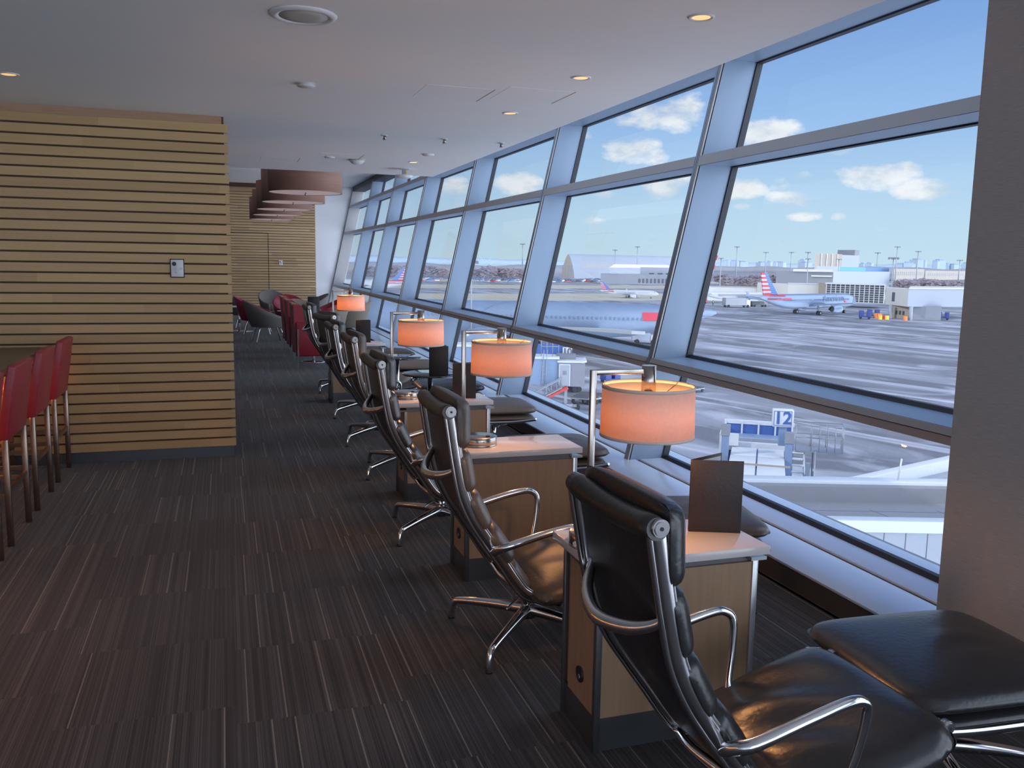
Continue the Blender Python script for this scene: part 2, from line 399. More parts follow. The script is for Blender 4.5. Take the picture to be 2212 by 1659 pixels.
# ---------------------------------------------------------------- the room
fl = MB().b(-8, 2.66, -4.2, 26.6, -0.25, 0, M['carpet']); struct(fl.build('floor'))
struct(MB().b(-8, 2.607, -4.2, 11.36, CEIL, HI - 0.02, M['ceiling']).build('ceiling'))
struct(MB().b(-8, 4.2, -4.2, 26.9, HI, HI + 0.5, M['ceiling']).build('ceiling_high'))
struct(MB().b(-8.2, -8, -4.2, 26.9, -0.25, HI + 0.5, M['white_wall']).build('wall_left_far'))

def slat_wall(x0, x1, y, depth, z0, z1, m, core, core_x1, pl_x1, top_x1, top_h=0.045):
    w = MB()
    w.b(x0, core_x1, y + 0.022, y + depth, 0.0, z1 + (HI - z1 if z1 > 3 else 0.05), core)
    k = 0; z = z0
    while z + SLAT_P - 0.014 <= z1 + 1e-4:
        w.b(x0, x1, y, y + 0.024, z, z + SLAT_P - 0.0145, m); z += SLAT_P; k += 1
    w.b(x0, top_x1, y + 0.008, y + 0.03, z - 0.013, z1 + top_h, M['fascia'])
    w.b(x0, pl_x1, y + 0.012, y + 0.03, 0.0, z0 - 0.004, M['plinth'])
    return w
struct(slat_wall(-8, 0.060, 7.37, 2.2, 0.088, 2.646, M['slat'], M['slat_core'], 0.030, 0.045, 0.015).build('wall_left'))
# far wall: slatted part with a concealed door, then plain paint beside the glass
wf = slat_wall(-8, 2.595, 26.60, 0.28, 0.09, 3.58, M['slat_far'], M['slat_core'], 2.585, 2.55, 2.59, 0.04)
struct(wf.build('wall_far'))
struct(MB().b(1.243, 1.255, 26.594, 26.606, 0.0, 2.34, M['slot']).b(-0.2, 1.25, 26.594, 26.606, 2.335, 2.345, M['slot']).build('door_1'))
struct(MB().extr([(2.58, 26.62, -0.2), (3.18, 26.62, -0.2), (3.23 + 0.222 * (HI + .05), 26.62, HI + .05), (2.58, 26.62, HI + .05)], (0, 0.28, 0), M['white_wall']).build('wall_far_right'))
struct(MB().b(2.667, 4.4, 1.55, 2.645, -0.2, HI, M['pier']).build('wall_right'))

# sill ledges under the glass, running the whole length
struct(MB().b(2.662, 2.975, -4.2, 26.66, 0.104, 0.118, M['sill'], 0.002).build('trim_1'))
struct(MB().b(2.668, 2.70, -4.2, 26.66, -0.2, 0.104, M['riser']).build('baseboard_right'))
struct(MB().b(2.975, 3.012, -4.2, 26.66, 0.03, 0.106, M['sill_groove']).build('trim_2'))
struct(MB().b(3.012, 3.40, -4.2, 26.66, 0.045, 0.118, M['sill'], 0.004).build('trim_3'))
struct(MB().b(2.64, 3.5, -4.2, 26.66, -0.5, 0.0, M['riser']).build('trim_4'))

LEAN = 0.222
def xin(z): return 2.883 + LEAN * z      # inner edge of the mullion fins
def xgl(z): return 3.203 + LEAN * z      # glass plane
MY = [-4.145, -0.76, 2.625, 6.01, 9.395, 12.78, 16.165, 19.55, 22.935, 26.60]
ZT = [0.10, 0.865, 2.385, 3.16, HI]      # transom centres
FW = 0.066
for k in range(len(MY) - 1):
    y0, y1 = MY[k], MY[k + 1]
    w = bpy.data.objects.new('window_%d' % (k + 1), None); COL.objects.link(w); w.location = (3.2, y0, 0.118); w['kind'] = 'structure'
    off = Vector((3.2, y0, 0.118))
    def P(mb):
        for v in mb.bm.verts: v.co -= off
        return mb
    # mullion at the near end of the bay
    f = MB()
    z0, z1 = 0.10, HI
    a, bq = -FW / 2, FW / 2
    def fin(mb, dx0, dx1, ya, yb, m):
        mb.extr([(xin(z0) + dx0, y0 + ya, z0), (xgl(z0) + dx1, y0 + ya, z0), (xgl(z1) + dx1, y0 + ya, z1), (xin(z1) + dx0, y0 + ya, z1)], (0, yb - ya, 0), m)
    if k > 0:
        fin(f, 0.012, 0.0, a, bq, M['frame'])
        for (ya, yb, m, dx) in ((a, a + 0.012, M['frame_dark'], 0), (a + 0.019, a + 0.031, M['frame_dark'], 0.0), (a + 0.038, bq, M['frame'], 0)):
            f.extr([(xin(z0) + dx, y0 + ya, z0), (xin(z0) + 0.02, y0 + ya, z0), (xin(z1) + 0.02, y0 + ya, z1), (xin(z1) + dx, y0 + ya, z1)], (0, yb - ya, 0), m)
        f.extr([(xin(z0) + 0.010, y0 + a + 0.010, z0), (xin(z0) + 0.013, y0 + a + 0.010, z0), (xin(z1) + 0.013, y0 + a + 0.010, z1), (xin(z1) + 0.010, y0 + a + 0.010, z1)], (0, 0.032, 0), M['gasket'])
        # gaskets against the panes on both sides
        for ya, yb in ((a - 0.012, a), (bq, bq + 0.012)):
            f.extr([(xgl(z0) - 0.030, y0 + ya, z0), (xgl(z0) + 0.02, y0 + ya, z0), (xgl(z1) + 0.02, y0 + ya, z1), (xgl(z1) - 0.030, y0 + ya, z1)], (0, yb - ya, 0), M['gasket'])
        P(f).build('mullion', w)
    ya, yb = y0 + FW / 2, y1 - FW / 2
    t = MB()
    for (zb, zt, groove) in ((0.824, 0.900, True), (2.344, 2.423, False), (3.120, 3.200, False)):
        t.extr([(xin(zb) + 0.004, ya, zb), (xgl(zb), ya, zb + 0.012), (xgl(zt), ya, zt), (xin(zt) + 0.004, ya, zt)], (0, yb - ya, 0), M['frame'])
        if groove: # two-part front of the lower rail
            t.extr([(xin(zb) - 0.010, ya, zb), (xin(zb) + 0.02, ya, zb), (xin(zb + 0.038) + 0.02, ya, zb + 0.038), (xin(zb + 0.038) - 0.010, ya, zb + 0.038)], (0, yb - ya, 0), M['frame_dark'])
            t.extr([(xin(zb) - 0.006, ya, zb + 0.043), (xin(zb) + 0.03, ya, zb + 0.043), (xin(zt) + 0.03, ya, zt - 0.002), (xin(zt) - 0.004, ya, zt - 0.002)], (0, yb - ya, 0), M['frame_dark'])
        else:
            t.extr([(xin(zb) - 0.002, ya, zb + 0.002), (xin(zb) + 0.02, ya, zb + 0.002), (xin(zt) + 0.02, ya, zt - 0.002), (xin(zt) - 0.002, ya, zt - 0.002)], (0, yb - ya, 0), M['frame_dark'])
    P(t).build('transom', w)
    g = MB()
    for z in (0.118, 0.900, 2.423, 3.200):     # gaskets above each rail
        g.extr([(xgl(z) - 0.030, ya, z - 0.001), (xgl(z) + 0.02, ya, z - 0.001), (xgl(z + .022) + 0.02, ya, z + 0.022), (xgl(z + .022) - 0.012, ya, z + 0.022)], (0, yb - ya, 0), M['gasket'])
    for z in (0.836, 2.357, 3.132):
        g.extr([(xgl(z) - 0.030, ya, z - 0.012), (xgl(z) + 0.02, ya, z - 0.012), (xgl(z) + 0.02, ya, z + 0.002), (xgl(z) - 0.030, ya, z + 0.002)], (0, yb - ya, 0), M['gasket'])
    g.extr([(xin(HI) - 0.02, ya, HI - 0.13), (xgl(HI), ya, HI - 0.13), (xgl(HI), ya, HI), (xin(HI) - 0.02, ya, HI)], (0, yb - ya, 0), M['gasket'])
    P(g).build('gasket', w)
    for (za, zb) in ((0.118, 0.83), (0.90, 2.35), (2.423, 3.125), (3.20, HI)):
        p = MB()
        p.extr([(xgl(za), ya, za), (xgl(za) + 0.012, ya, za), (xgl(zb) + 0.012, ya, zb), (xgl(zb), ya, zb)], (0, yb - ya, 0), M['glass'])
        P(p).build('pane', w)
w = bpy.data.objects.new('trim_5', None); COL.objects.link(w); w.location = (3.2, 26.57, 0.118); w['kind'] = 'structure'
f = MB(); yy0 = 26.57
f.extr([(xin(.1), yy0 - .03, .1), (xgl(.1), yy0 - .03, .1), (xgl(HI), yy0 - .03, HI), (xin(HI), yy0 - .03, HI)], (0, .06, 0), M['frame_dark'])
for v in f.bm.verts: v.co -= Vector((3.2, 26.57, 0.118))
f.build('mullion', w)
# exterior spandrel and roof edge of our own building (the added fill lamps pass through it)
struct(MB().b(3.45, 3.6, -4.2, 26.9, -13.6, 0.04, M['ext_white2']).build('wall_outside'))
# back of the room: unseen glazed wall behind the camera, added to let in more light
wb = bpy.data.objects.new('window_10', None); COL.objects.link(wb); wb.location = (0, -4.2, 0); wb['kind'] = 'structure'
f = MB()
for x in [-8 + i * 2.13 for i in range(6)]: f.b(x - 0.04, x + 0.04, -0.1, 0.1, 0, HI, M['frame'])
f.b(-8, 2.66, -0.1, 0.1, -0.1, 0.1, M['frame']); f.b(-8, 2.66, -0.1, 0.1, 2.30, 2.42, M['frame'])
f.build('frame', wb)
MB().b(-8, 2.66, -0.006, 0.006, 0.1, CEIL, M['glass']).build('pane', wb)

# ---------------------------------------------------------------- ceiling fittings
def downlight(x, y, lab, glow='lamp_glow', zc=CEIL, r=0.052, power=5):
    t = thing('downlight', lab, 'ceiling light', (x, y, zc), 0, 'recessed downlights')
    MB().lathe((0, 0, 0), [(r * 0.80, 0.0), (r * 0.80, -0.004), (r * 1.0, -0.007), (r * 1.12, -0.004), (r * 1.12, 0.0)], M['white_plastic'], 36, closed=True).build('trim_ring', t)
    MB().cyl((0, 0, -0.0005), (0, 0, -0.0035), r * 0.79, M[glow], 32).build('diffuser', t)
    l = bpy.data.lights.new('downlight_beam', 'SPOT'); l.energy = power; l.color = (1.0, 0.66, 0.36); l.spot_size = 1.7; l.spot_blend = 0.6; l.shadow_soft_size = 0.04
    o = bpy.data.objects.new('downlight_beam', l); COL.objects.link(o); o.location = (0, 0, -0.02); o.parent = t
    return t
downlight(2.035, 3.60, 'glowing amber recessed downlight nearest the window head, biggest in the row')
downlight(2.035, 4.98, 'glowing amber recessed downlight, second back in the row along the windows')
downlight(2.03, 6.32, 'glowing amber recessed downlight, third back in the row along the windows')
downlight(2.03, 9.80, 'small glowing downlight near the hanging white disc at the far ceiling edge', 'lamp_glow_far')
downlight(-1.21, 6.22, 'glowing amber downlight at the left edge above the slatted oak wall')
t = thing('ceiling_speaker', 'large round white ceiling speaker with grey grille', 'speaker', (0.372, 4.222, CEIL))
MB().lathe((0, 0, 0), [(0.108, 0.0), (0.108, -0.007), (0.128, -0.014), (0.148, -0.006), (0.150, 0.0)], M['white_plastic'], 48, closed=True).build('rim', t)
MB().lathe((0, 0, 0), [(0.108, -0.001), (0.108, -0.008), (0.06, -0.012), (0.001, -0.013)], M['grille'], 40).build('grille', t)
t = thing('sprinkler_cover', 'small round white cover plate on the ceiling beyond the speaker', 'sprinkler', (0.522, 5.814, CEIL))
MB().lathe((0, 0, 0), [(0.001, 0.0), (0.038, 0.0), (0.038, -0.008), (0.057, -0.012), (0.053, -0.018), (0.001, -0.019)], M['white_plastic'], 32).build('cover_plate', t)
for i, (x, y) in enumerate(((1.372, 7.856), (1.910, 7.86), (2.453, 7.89))):
    t = thing('fire_sprinkler', ('leftmost', 'middle', 'rightmost')[i] + ' of three short white sprinkler heads hanging in a row from the ceiling', 'sprinkler', (x, y, CEIL), 0, 'sprinkler heads')
    MB().cyl((0, 0, 0), (0, 0, -0.006), 0.030, M['white_plastic']).build('escutcheon', t)
    MB().cyl((0, 0, -0.005), (0, 0, -0.036), 0.013, M['nickel'], 14).cyl((0, 0, -0.036), (0, 0, -0.041), 0.017, M['nickel'], 14).build('nozzle', t)
t = thing('smoke_detector', 'white domed smoke detector near the far edge of the low ceiling', 'smoke detector', (1.417, 9.86, CEIL))
MB().lathe((0, 0, 0), [(0.001, 0), (0.085, 0), (0.083, -0.012), (0.070, -0.030), (0.045, -0.048), (0.02, -0.052), (0.001, -0.052)], M['white_plastic'], 36).build('dome', t)
MB().lathe((0, 0, 0), [(0.086, -0.0), (0.090, -0.006), (0.084, -0.014)], M['grille'], 36, closed=False).build('base_ring', t)
tag(MB().lathe((0, 0, 0), [(0.001, 0), (0.055, 0), (0.055, -0.008), (0.001, -0.012)], M['white_plastic'], 28).build('ceiling_disc', None, (1.109, 9.733, CEIL)), 'thin white disc on the ceiling left of the domed smoke detector', 'ceiling fitting')
tag(MB().lathe((0, 0, 0), [(0.001, 0), (0.062, 0), (0.058, -0.014), (0.001, -0.02)], M['white_plastic'], 28).build('ceiling_disc', None, (2.024, 9.026, CEIL)), 'white ceiling disc right of the far downlight', 'ceiling fitting')
t = thing('access_point', 'white dish hanging below the ceiling by a bracket above the windows', 'ceiling fitting', (2.07, 10.55, CEIL))
MB().lathe((0, 0, -0.085), [(0.001, 0.012), (0.095, 0.012), (0.108, 0.0), (0.085, -0.022), (0.03, -0.032), (0.001, -0.033)], M['white_plastic'], 36).build('dish', t)
MB().b(-0.05, 0.06, -0.012, 0.012, -0.012, 0, M['galv']).b(-0.018, 0.018, -0.02, 0.02, -0.075, -0.01, M['galv']).b(0.02, 0.035, -0.008, 0.008, -0.06, -0.012, M['yellow']).build('bracket', t)
# access panels: shallow square hatches with a dark seam
def hatch(x, y, s, lab):
    t = thing('ceiling_hatch', lab, 'ceiling panel', (x, y, CEIL), 0, 'flush ceiling hatches')
    MB().b(-s, s, -s, s, -0.0012, 0.0, M['ceiling']).build('panel', t)
    MB().b(s, s + 0.004, -s, s, -0.002, 0.0, M['slot']).build('seam', t)
    return t
hatch(1.95, 5.62, 0.22, 'flush square access panel in the ceiling between the second and third window downlights')
hatch(1.45, 5.75, 0.22, 'flush square ceiling access panel left of the downlight row')
hatch(1.20, 9.6, 0.22, 'flush square access panel left of the smoke detector')
hatch(0.62, 10.2, 0.20, 'flush square ceiling access panel nearest the drum pendants')
# slot diffusers in the high ceiling
for i, (x, y) in enumerate(((0.45, 17.6), (-0.3, 15.0))):
    tag(MB().b(-0.03, 0.03, -1.9, 1.9, -0.006, 0.0, M['slot']).build('slot_diffuser', None, (x, y, HI)), ('long black linear air slot in the high ceiling left of the drum pendants', 'black linear air slot in the high ceiling nearer the slatted wall corner')[i], 'air vent', 'slot diffusers')
# drum pendants
def drum(i, y):
    lab = ['nearest', 'second', 'third', 'fourth', 'farthest'][i]
    t = thing('drum_pendant', lab + ' of five wide veneer drum pendants hanging in a row', 'pendant lamp', (1.09, y, 2.50), 0, 'drum pendants over the far seating')
    r, h = 0.492, 0.50
    MB().lathe((0, 0, 0), [(r, 0), (r, h), (r - 0.012, h), (r - 0.012, 0)], M['drum'], 72, closed=True).build('drum_shade', t)
    MB().cyl((0, 0, 0.004), (0, 0, 0.014), r - 0.012, M['drum_diffuser'], 64).build('diffuser', t)
    MB().cyl((0, 0, 0.004), (0, 0, -0.035), 0.012, M['nickel'], 12).build('finial', t)
    MB().cyl((0, 0, h - 0.05), (0, 0, HI - 2.5), 0.008, M['black'], 8).cyl((0, 0, HI - 2.52), (0, 0, HI - 2.5), 0.06, M['white_plastic'], 20).b(-r + 0.01, r - 0.01, -0.008, 0.008, h - 0.06, h - 0.045, M['nickel']).build('cord', t)
    l = bpy.data.lights.new('pendant_bulb', 'POINT'); l.energy = 8; l.color = (1, 0.72, 0.5); l.shadow_soft_size = 0.12
    o = bpy.data.objects.new('pendant_bulb', l); COL.objects.link(o); o.location = (0, 0, 0.28); o.parent = t
for i in range(5): drum(i, 12.45 + 2.2 * i)

# control plates on the slatted walls
t = thing('thermostat_plate', 'white wall control plate with a round black dial on the near slatted wall', 'thermostat', (-0.343, 7.37, 1.517))
MB().b(-0.052, 0.052, -0.006, 0.0, -0.072, 0.072, M['slot']).build('backing', t)
MB().b(-0.046, 0.046, -0.012, -0.004, -0.066, 0.066, M['white_plastic'], 0.003).build('plate', t)
MB().cyl((-0.022, -0.012, 0.034), (-0.022, -0.014, 0.034), 0.016, M['black'], 24).build('round_sensor', t)
MB().cyl((0.012, -0.012, 0.0), (0.012, -0.022, 0.0), 0.022, M['white_plastic'], 24).cyl((0.012, -0.022, 0.0), (0.012, -0.034, 0.0), 0.014, M['white_plastic'], 20).b(0.018, 0.048, -0.036, -0.024, -0.006, 0.008, M['white_plastic'], 0.002).build('knob', t)
MB().b(-0.018, 0.0, -0.0135, -0.0115, -0.038, -0.030, M['grille']).build('printed_mark', t)
t = thing('thermostat_plate', 'small white control plate on the far slatted wall beside the door seam', 'thermostat', (1.59, 26.60, 1.50))
MB().b(-0.055, 0.055, -0.014, 0.0, -0.07, 0.07, M['white_plastic'], 0.003).build('plate', t)
MB().cyl((-0.02, -0.014, 0.03), (-0.02, -0.017, 0.03), 0.017, M['black'], 16).build('round_sensor', t)
MB().cyl((0.01, -0.014, -0.01), (0.01, -0.030, -0.01), 0.02, M['white_plastic'], 16).b(0.01, 0.06, -0.03, -0.02, -0.015, -0.002, M['white_plastic']).build('knob', t)

# ---------------------------------------------------------------- lounge chairs
RAIL = [(-.405, 1.03), (-.390, .93), (-.372, .82), (-.346, .70), (-.302, .60), (-.245, .51), (-.185, .42), (-.130, .335), (-.090, .285), (-.040, .262), (.025, .268), (.20, .310), (.36, .355), (.455, .385)]
def resample(prof, n=140):
    P, _ = smooth_path([Vector((x, 0, z)) for x, z in prof], [0] * len(prof), 12)
    L = [0]
    for a, b in zip(P, P[1:]): L.append(L[-1] + (b - a).length)
    out = []
    j = 0
    for i in range(n + 1):
        s = L[-1] * i / n
        while j < len(L) - 2 and L[j + 1] < s: j += 1
        t = (s - L[j]) / max(L[j + 1] - L[j], 1e-9)
        out.append(P[j].lerp(P[j + 1], t))
    return out, L[-1]
PADP = [(-.378, 1.092)] + [(x + 0.012, z) for x, z in RAIL[1:]]
PP, PL = resample(PADP)
def pad_at(s):
    f = max(0, min(len(PP) - 1.001, s / PL * (len(PP) - 1))); i = int(f)
    p = PP[i].lerp(PP[i + 1], f - i); t = (PP[min(i + 2, len(PP) - 1)] - PP[max(i - 1, 0)]).normalized()
    return p, Vector((-t.z, 0, t.x))
def s_of_z(zv):
    for i, p in enumerate(PP):
        if p.z <= zv: return PL * i / (len(PP) - 1)
    return PL
def cushion(mb, s0, s1, T, Tb, W, m, nu=14, nv=18, wr=None, pw=(7, 8)):
    """padded leather panel laid along the rail profile between arc lengths s0 and s1"""
    fr = []; bk = []
    for i in range(nu + 1):
        u = -1 + 2 * i / nu; ru = []; rb = []
        uu = math.sin(u * PI / 2)
        for j in range(nv + 1):
            v = -1 + 2 * j / nv; vv = math.sin(v * PI / 2)
            nn = (abs(uu) ** 9 + abs(vv) ** 9) ** (1 / 9); h = max(0.0, 1 - min(1, nn) ** pw[0]) ** 0.5
            kc = 1 - 0.09 * abs(uu * vv) ** 5; p, n = pad_at((s0 + s1) / 2 + uu * kc * (s1 - s0) / 2)
            e = T * h * (0.80 + 0.20 * (1 - uu * uu) * (1 - vv * vv))
            if wr: e += wr(uu, vv) * h
            ru.append(Vector((p.x, vv * kc * W / 2, p.z)) + n * e)
            rb.append(Vector((p.x, vv * kc * W / 2, p.z)) - n * Tb * h)
        fr.append(ru); bk.append(rb)
    for g in (fr, bk):
        vs = [[mb.bm.verts.new(p) for p in r] for r in g]
        fs = [mb.bm.faces.new((vs[i][j], vs[i][j + 1], vs[i + 1][j + 1], vs[i + 1][j])) for i in range(nu) for j in range(nv)]
        mb._tag(fs, m, True)
    return mb
def base_legs(root, par_rot, r_foot=(0.262, 0.283), hub_z=0.125):
    """four-star cast base: each leg runs out nearly level and turns down to its foot"""
    fx, fy = r_foot
    for sx in (-1, 1):
        for sy in (-1, 1):
            k = (sx * fx, sy * fy)
            mb = MB()
            mb.tube([(0, 0, hub_z), (k[0] * .45, k[1] * .45, hub_z - .012), (k[0] * .86, k[1] * .86, 0.094), (k[0] * .955, k[1] * .955, 0.080), (k[0] * .99, k[1] * .99, 0.045), (k[0], k[1], 0.010)],
                    [0.028, 0.021, 0.0160, 0.0155, 0.015, 0.014], M['chrome'], 12, 5)
            mb.cyl((k[0], k[1], 0.0), (k[0], k[1], 0.012), 0.015, M['black'], 12)
            mb.build('leg', root, rot=par_rot)
def rail_offset(prof, d):
    out = []
    P = [Vector((x, 0, z)) for x, z in prof]
    for i, p in enumerate(P):
        t = (P[min(i + 1, len(P) - 1)] - P[max(i - 1, 0)]).normalized(); n = Vector((-t.z, 0, t.x))
        q = p + n * d; out.append((q.x, q.z))
    return out
def lounge_chair(label, loc, rz, baserot, lea, wrinkle=False, tilt=0.0, lift=0.0):
    t = thing('lounge_chair', label, 'chair', loc, rz, 'soft pad lounge chairs in a row by the windows')
    yw = 0.212
    for s in (-1, 1):
        mb = MB()
        ya, yb = (yw - 0.013, yw + 0.013)
        y0, y1 = (s * ya, s * yb) if s > 0 else (s * yb, s * ya)
        mb.ribbon(RAIL, y0, y1, 0.036, M['rail'])
        mb.ribbon(rail_offset(RAIL, 0.019), y0 + 0.006, y1 - 0.006, 0.010, M['alu_dark'])
        mb.ribbon(rail_offset(RAIL, -0.022), y0 + 0.005, y1 - 0.005, 0.014, M['rail'])
        # bolt caps at the top and the seat front
        for (x, z, r) in ((-.407, 1.038, 0.021), (.462, .387, 0.018)):
            mb.cyl((x, s * (yw - 0.002), z), (x, s * (yw + 0.020), z), r, M['alu_dark'], 24)
            mb.cyl((x, s * (yw + 0.018), z), (x, s * (yw + 0.023), z), r * 0.78, M['alu_dark'], 24)
            mb.cyl((x, s * (yw + 0.022), z), (x, s * (yw + 0.0245), z), r * 0.22, M['black'], 12)
        mb.build('side_rail', t)
    # leather sling between the rails, rolled over the top and front tubes
    sl = MB(); sl.ribbon(rail_offset(RAIL, 0.002), -yw + 0.010, yw - 0.010, 0.012, lea)
    sl.build('sling', t)
    rl = MB(); n = 13
    pts = [(-.412 + 0.010 * (1 - (2 * i / (n - 1) - 1) ** 2), -yw - 0.012 + (2 * yw + 0.024) * i / (n - 1), 1.035 - 0.018 * (1 - (2 * i / (n - 1) - 1) ** 2)) for i in range(n)]
    rl.tube(pts, [0.026] + [0.032] * (n - 2) + [0.026], lea, 18); rl.build('head_roll', t)
    # back pads
    zs = [1.092, 0.880, 0.705, 0.550, 0.405]
    for a, b in zip(zs, zs[1:]):
        mb = MB(); cushion(mb, s_of_z(a) - 0.004, s_of_z(b) + 0.006, 0.080 if a > 1 else 0.070, 0.010, 2 * yw + 0.034, lea)
        mb.build('back_pad', t)
    sb = s_of_z(0.405); 
    sc = max(PL * i / (len(PP) - 1) for i, p in enumerate(PP) if p.z > 0.3 and p.x < 0)
    def wr(u, v):
        return 0.010 * math.sin(9 * v + 3 * u) * math.exp(-((u + 0.25) / 0.45) ** 2) * math.exp(-((v + 0.1) / 0.8) ** 2) + 0.006 * math.sin(5 * u + 7 * v + 1) * math.exp(-((u - 0.1) / 0.6) ** 2)
    mb = MB(); cushion(mb, sb + 0.002, sb + 0.16, 0.050, 0.004, 2 * yw + 0.006, lea); mb.build('back_pad', t)
    mb = MB(); cushion(mb, sb + 0.145, PL + 0.0, 0.080, 0.034, 0.60, lea, 26, 30, wr if wrinkle else (lambda u, v: 0.35 * wr(u, v)), (7, 10)); mb.build('seat_pad', t)
    # curved cast stretchers behind the back and under the seat
    mb = MB()
    mb.tube([(-.362, -yw + .004, .835), (-.385, -yw + .03, .795), (-.425, -yw + .10, .765), (-.450, 0, .752), (-.425, yw - .10, .765), (-.385, yw - .03, .795), (-.362, yw - .004, .835)],
            [0.010, 0.013, 0.018, 0.019, 0.018, 0.013, 0.010], M['chrome'], 12, 5)
    mb.build('back_stretcher', t)
    mb = MB()
    mb.tube([(-.10, -yw + .004, .27), (-.07, -yw + .05, .225), (-.03, 0, .205), (-.07, yw - .05, .225), (-.10, yw - .004, .27)], [0.012, 0.015, 0.022, 0.015, 0.012], M['chrome'], 12, 5)
    mb.tube([(.22, -yw + .004, .30), (.19, -yw + .06, .262), (.15, 0, .235), (.19, yw - .06, .262), (.22, yw - .004, .30)], [0.012, 0.015, 0.020, 0.015, 0.012], M['chrome'], 12, 5)
    mb.build('seat_stretcher', t)
    # arms
    for s in (-1, 1):
        mb = MB()
        q = lambda x, y, z: (x, s * y, z)
        mb.tube([q(-.222, yw + .004, .470), q(-.215, yw + .036, .488), q(-.180, yw + .068, .508), q(-.04, yw + .078, .545), q(.07, yw + .078, .565), q(.115, yw + .076, .560), q(.138, yw + .070, .530), q(.130, yw + .060, .44), q(.108, yw + .044, .345), q(.095, yw + .006, .300)],
                [.020, .019, .017, .0155, .0145, .0135, .0125, .0115, .0115, .013], M['chrome'], 14, 6)
        mb.build('armrest', t)
    # tilt mechanism and pedestal
    mb = MB(); mb.cyl((0, 0, .10), (0, 0, .215), .024, M['chrome'], 20); mb.b(-.07, .13, -.035, .035, .195, .235, M['alu_dark'], .006)
    mb.tube([(-.02, -.03, .205), (-.10, -.10, .20), (-.14, -.13, .185)], .005, M['chrome'], 8, 3); mb.cyl((0, 0, .09), (0, 0, .13), .036, M['chrome'], 20, .028)
    mb.build('pedestal', t)
    base_legs(t, baserot - rz)
    if tilt or lift:   # this one is leaning back a little on its tilt mechanism
        Rt = Matrix.Rotation(-tilt, 3, 'Y'); pv = Vector((0, 0, .22))
        for c in t.children:
            if not c.name.startswith(('leg', 'pedestal')):
                c.rotation_euler = (0, -tilt, 0); c.location = pv - Rt @ pv + Vector((0, 0, lift))
    return t
def ottoman(label, loc, rz, lea, legrot=0.3):
    t = thing('ottoman', label, 'ottoman', loc, rz, 'soft pad ottomans in front of the lounge chairs')
    def slab(z0, T, W, D, m, wr=None, nu=26):
        mb = MB()
        for sgn in (1, -1):
            vs = []
            for i in range(nu + 1):
                u = math.sin((-1 + 2 * i / nu) * PI / 2); row = []
                for j in range(nu + 1):
                    v = math.sin((-1 + 2 * j / nu) * PI / 2)
                    nn = min(1, (abs(u) ** 9 + abs(v) ** 9) ** (1 / 9)); h = max(0, 1 - nn ** 9) ** .5
                    z = z0 + sgn * T * h * (1.0 if sgn > 0 else 0.75) + (0.022 if sgn > 0 else 0.0) * (1 - v * v) * (1 - u * u)
                    if wr and sgn > 0: z += wr(u, v) * h
                    k = 1 - 0.085 * abs(u * v) ** 5
                    row.append(mb.bm.verts.new((u * W / 2 * k, v * D / 2 * k, z)))
                vs.append(row)
            fs = [mb.bm.faces.new((vs[i][j], vs[i][j + 1], vs[i + 1][j + 1], vs[i + 1][j])) for i in range(nu) for j in range(nu)]
            mb._tag(fs, m, True)
        return mb
    def wr(u, v):
        r2 = ((u - .12) / .5) ** 2 + ((v + .05) / .42) ** 2
        return 0.006 * math.sin(10 * (u - .2) ** 2 * 2 + 13 * v) * math.exp(-r2 * 2)
    slab(.408, .036, .64, .595, lea, wr).build('cushion', t)
    slab(.345, .022, .60, .555, lea).build('seat_sling', t)
    for s in (-1, 1):
        mb = MB()
        mb.ribbon([(-.30, .338), (-.15, .322), (0, .318), (.15, .322), (.30, .338)], s * .262 - .010, s * .262 + .010, .026, M['chrome'])
        mb.build('side_rail', t)
    mb = MB(); mb.tube([(0, -.262, .315), (0, -.16, .272), (0, 0, .255), (0, .16, .272), (0, .262, .315)], [.010, .014, .018, .014, .010], M['chrome'], 12, 5)
    mb.tube([(-.28, 0, .315), (-.16, 0, .272), (0, 0, .252), (.16, 0, .272), (.28, 0, .315)], [.008, .012, .016, .012, .008], M['chrome'], 12, 5)
    mb.build('stretcher', t)
    mb = MB(); mb.cyl((0, 0, .10), (0, 0, .262), .022, M['chrome'], 20); mb.cyl((0, 0, .09), (0, 0, .13), .034, M['chrome'], 20, .026); mb.build('pedestal', t)
    base_legs(t, legrot, (.235, .235))
    return t
D = math.radians
lounge_chair('black leather lounge chair with polished frame, nearest the camera at the bottom right', (1.318, 1.905, 0), D(2.0), D(0), M['leather_black'], True, D(1.8), 0.005)
lounge_chair('brown leather lounge chair between the two nearest side desks', (1.208, 3.410, 0), D(0.5), D(1), M['leather_brown'])
lounge_chair('dark leather lounge chair, third from the camera, between the second and third side desks', (1.204, 4.993, 0), D(3), D(-8), M['leather_black'])
lounge_chair('taupe leather lounge chair, fourth from the camera, just beyond the third side desk', (1.275, 6.540, 0), D(3), D(-9.6), M['leather_brown'])
lounge_chair('dark leather lounge chair, fifth from the camera, between the two black round tables', (1.285, 7.760, 0), D(3), D(-9.5), M['leather_black'])
lounge_chair('taupe leather lounge chair turned with its back to the aisle, sixth from the camera', (1.345, 9.145, 0), D(18), D(-10), M['leather_taupe'])
lounge_chair('black leather lounge chair farthest from the camera, beyond the last side desk', (1.355, 10.94, 0), D(3), D(-5), M['leather_black'])
ottoman('glossy black leather ottoman beside the dark pier at the bottom right', (2.085, 2.035, 0), D(-4), M['leather_black'], D(30))
ottoman('brown leather ottoman behind the nearest menu folder and desk', (2.085, 3.60, 0), D(-13), M['leather_brown'], D(10))
ottoman('grey-brown leather ottoman partly hidden behind the second desk and its lamp post', (2.02, 5.28, 0), D(-3), M['leather_brown'], D(20))
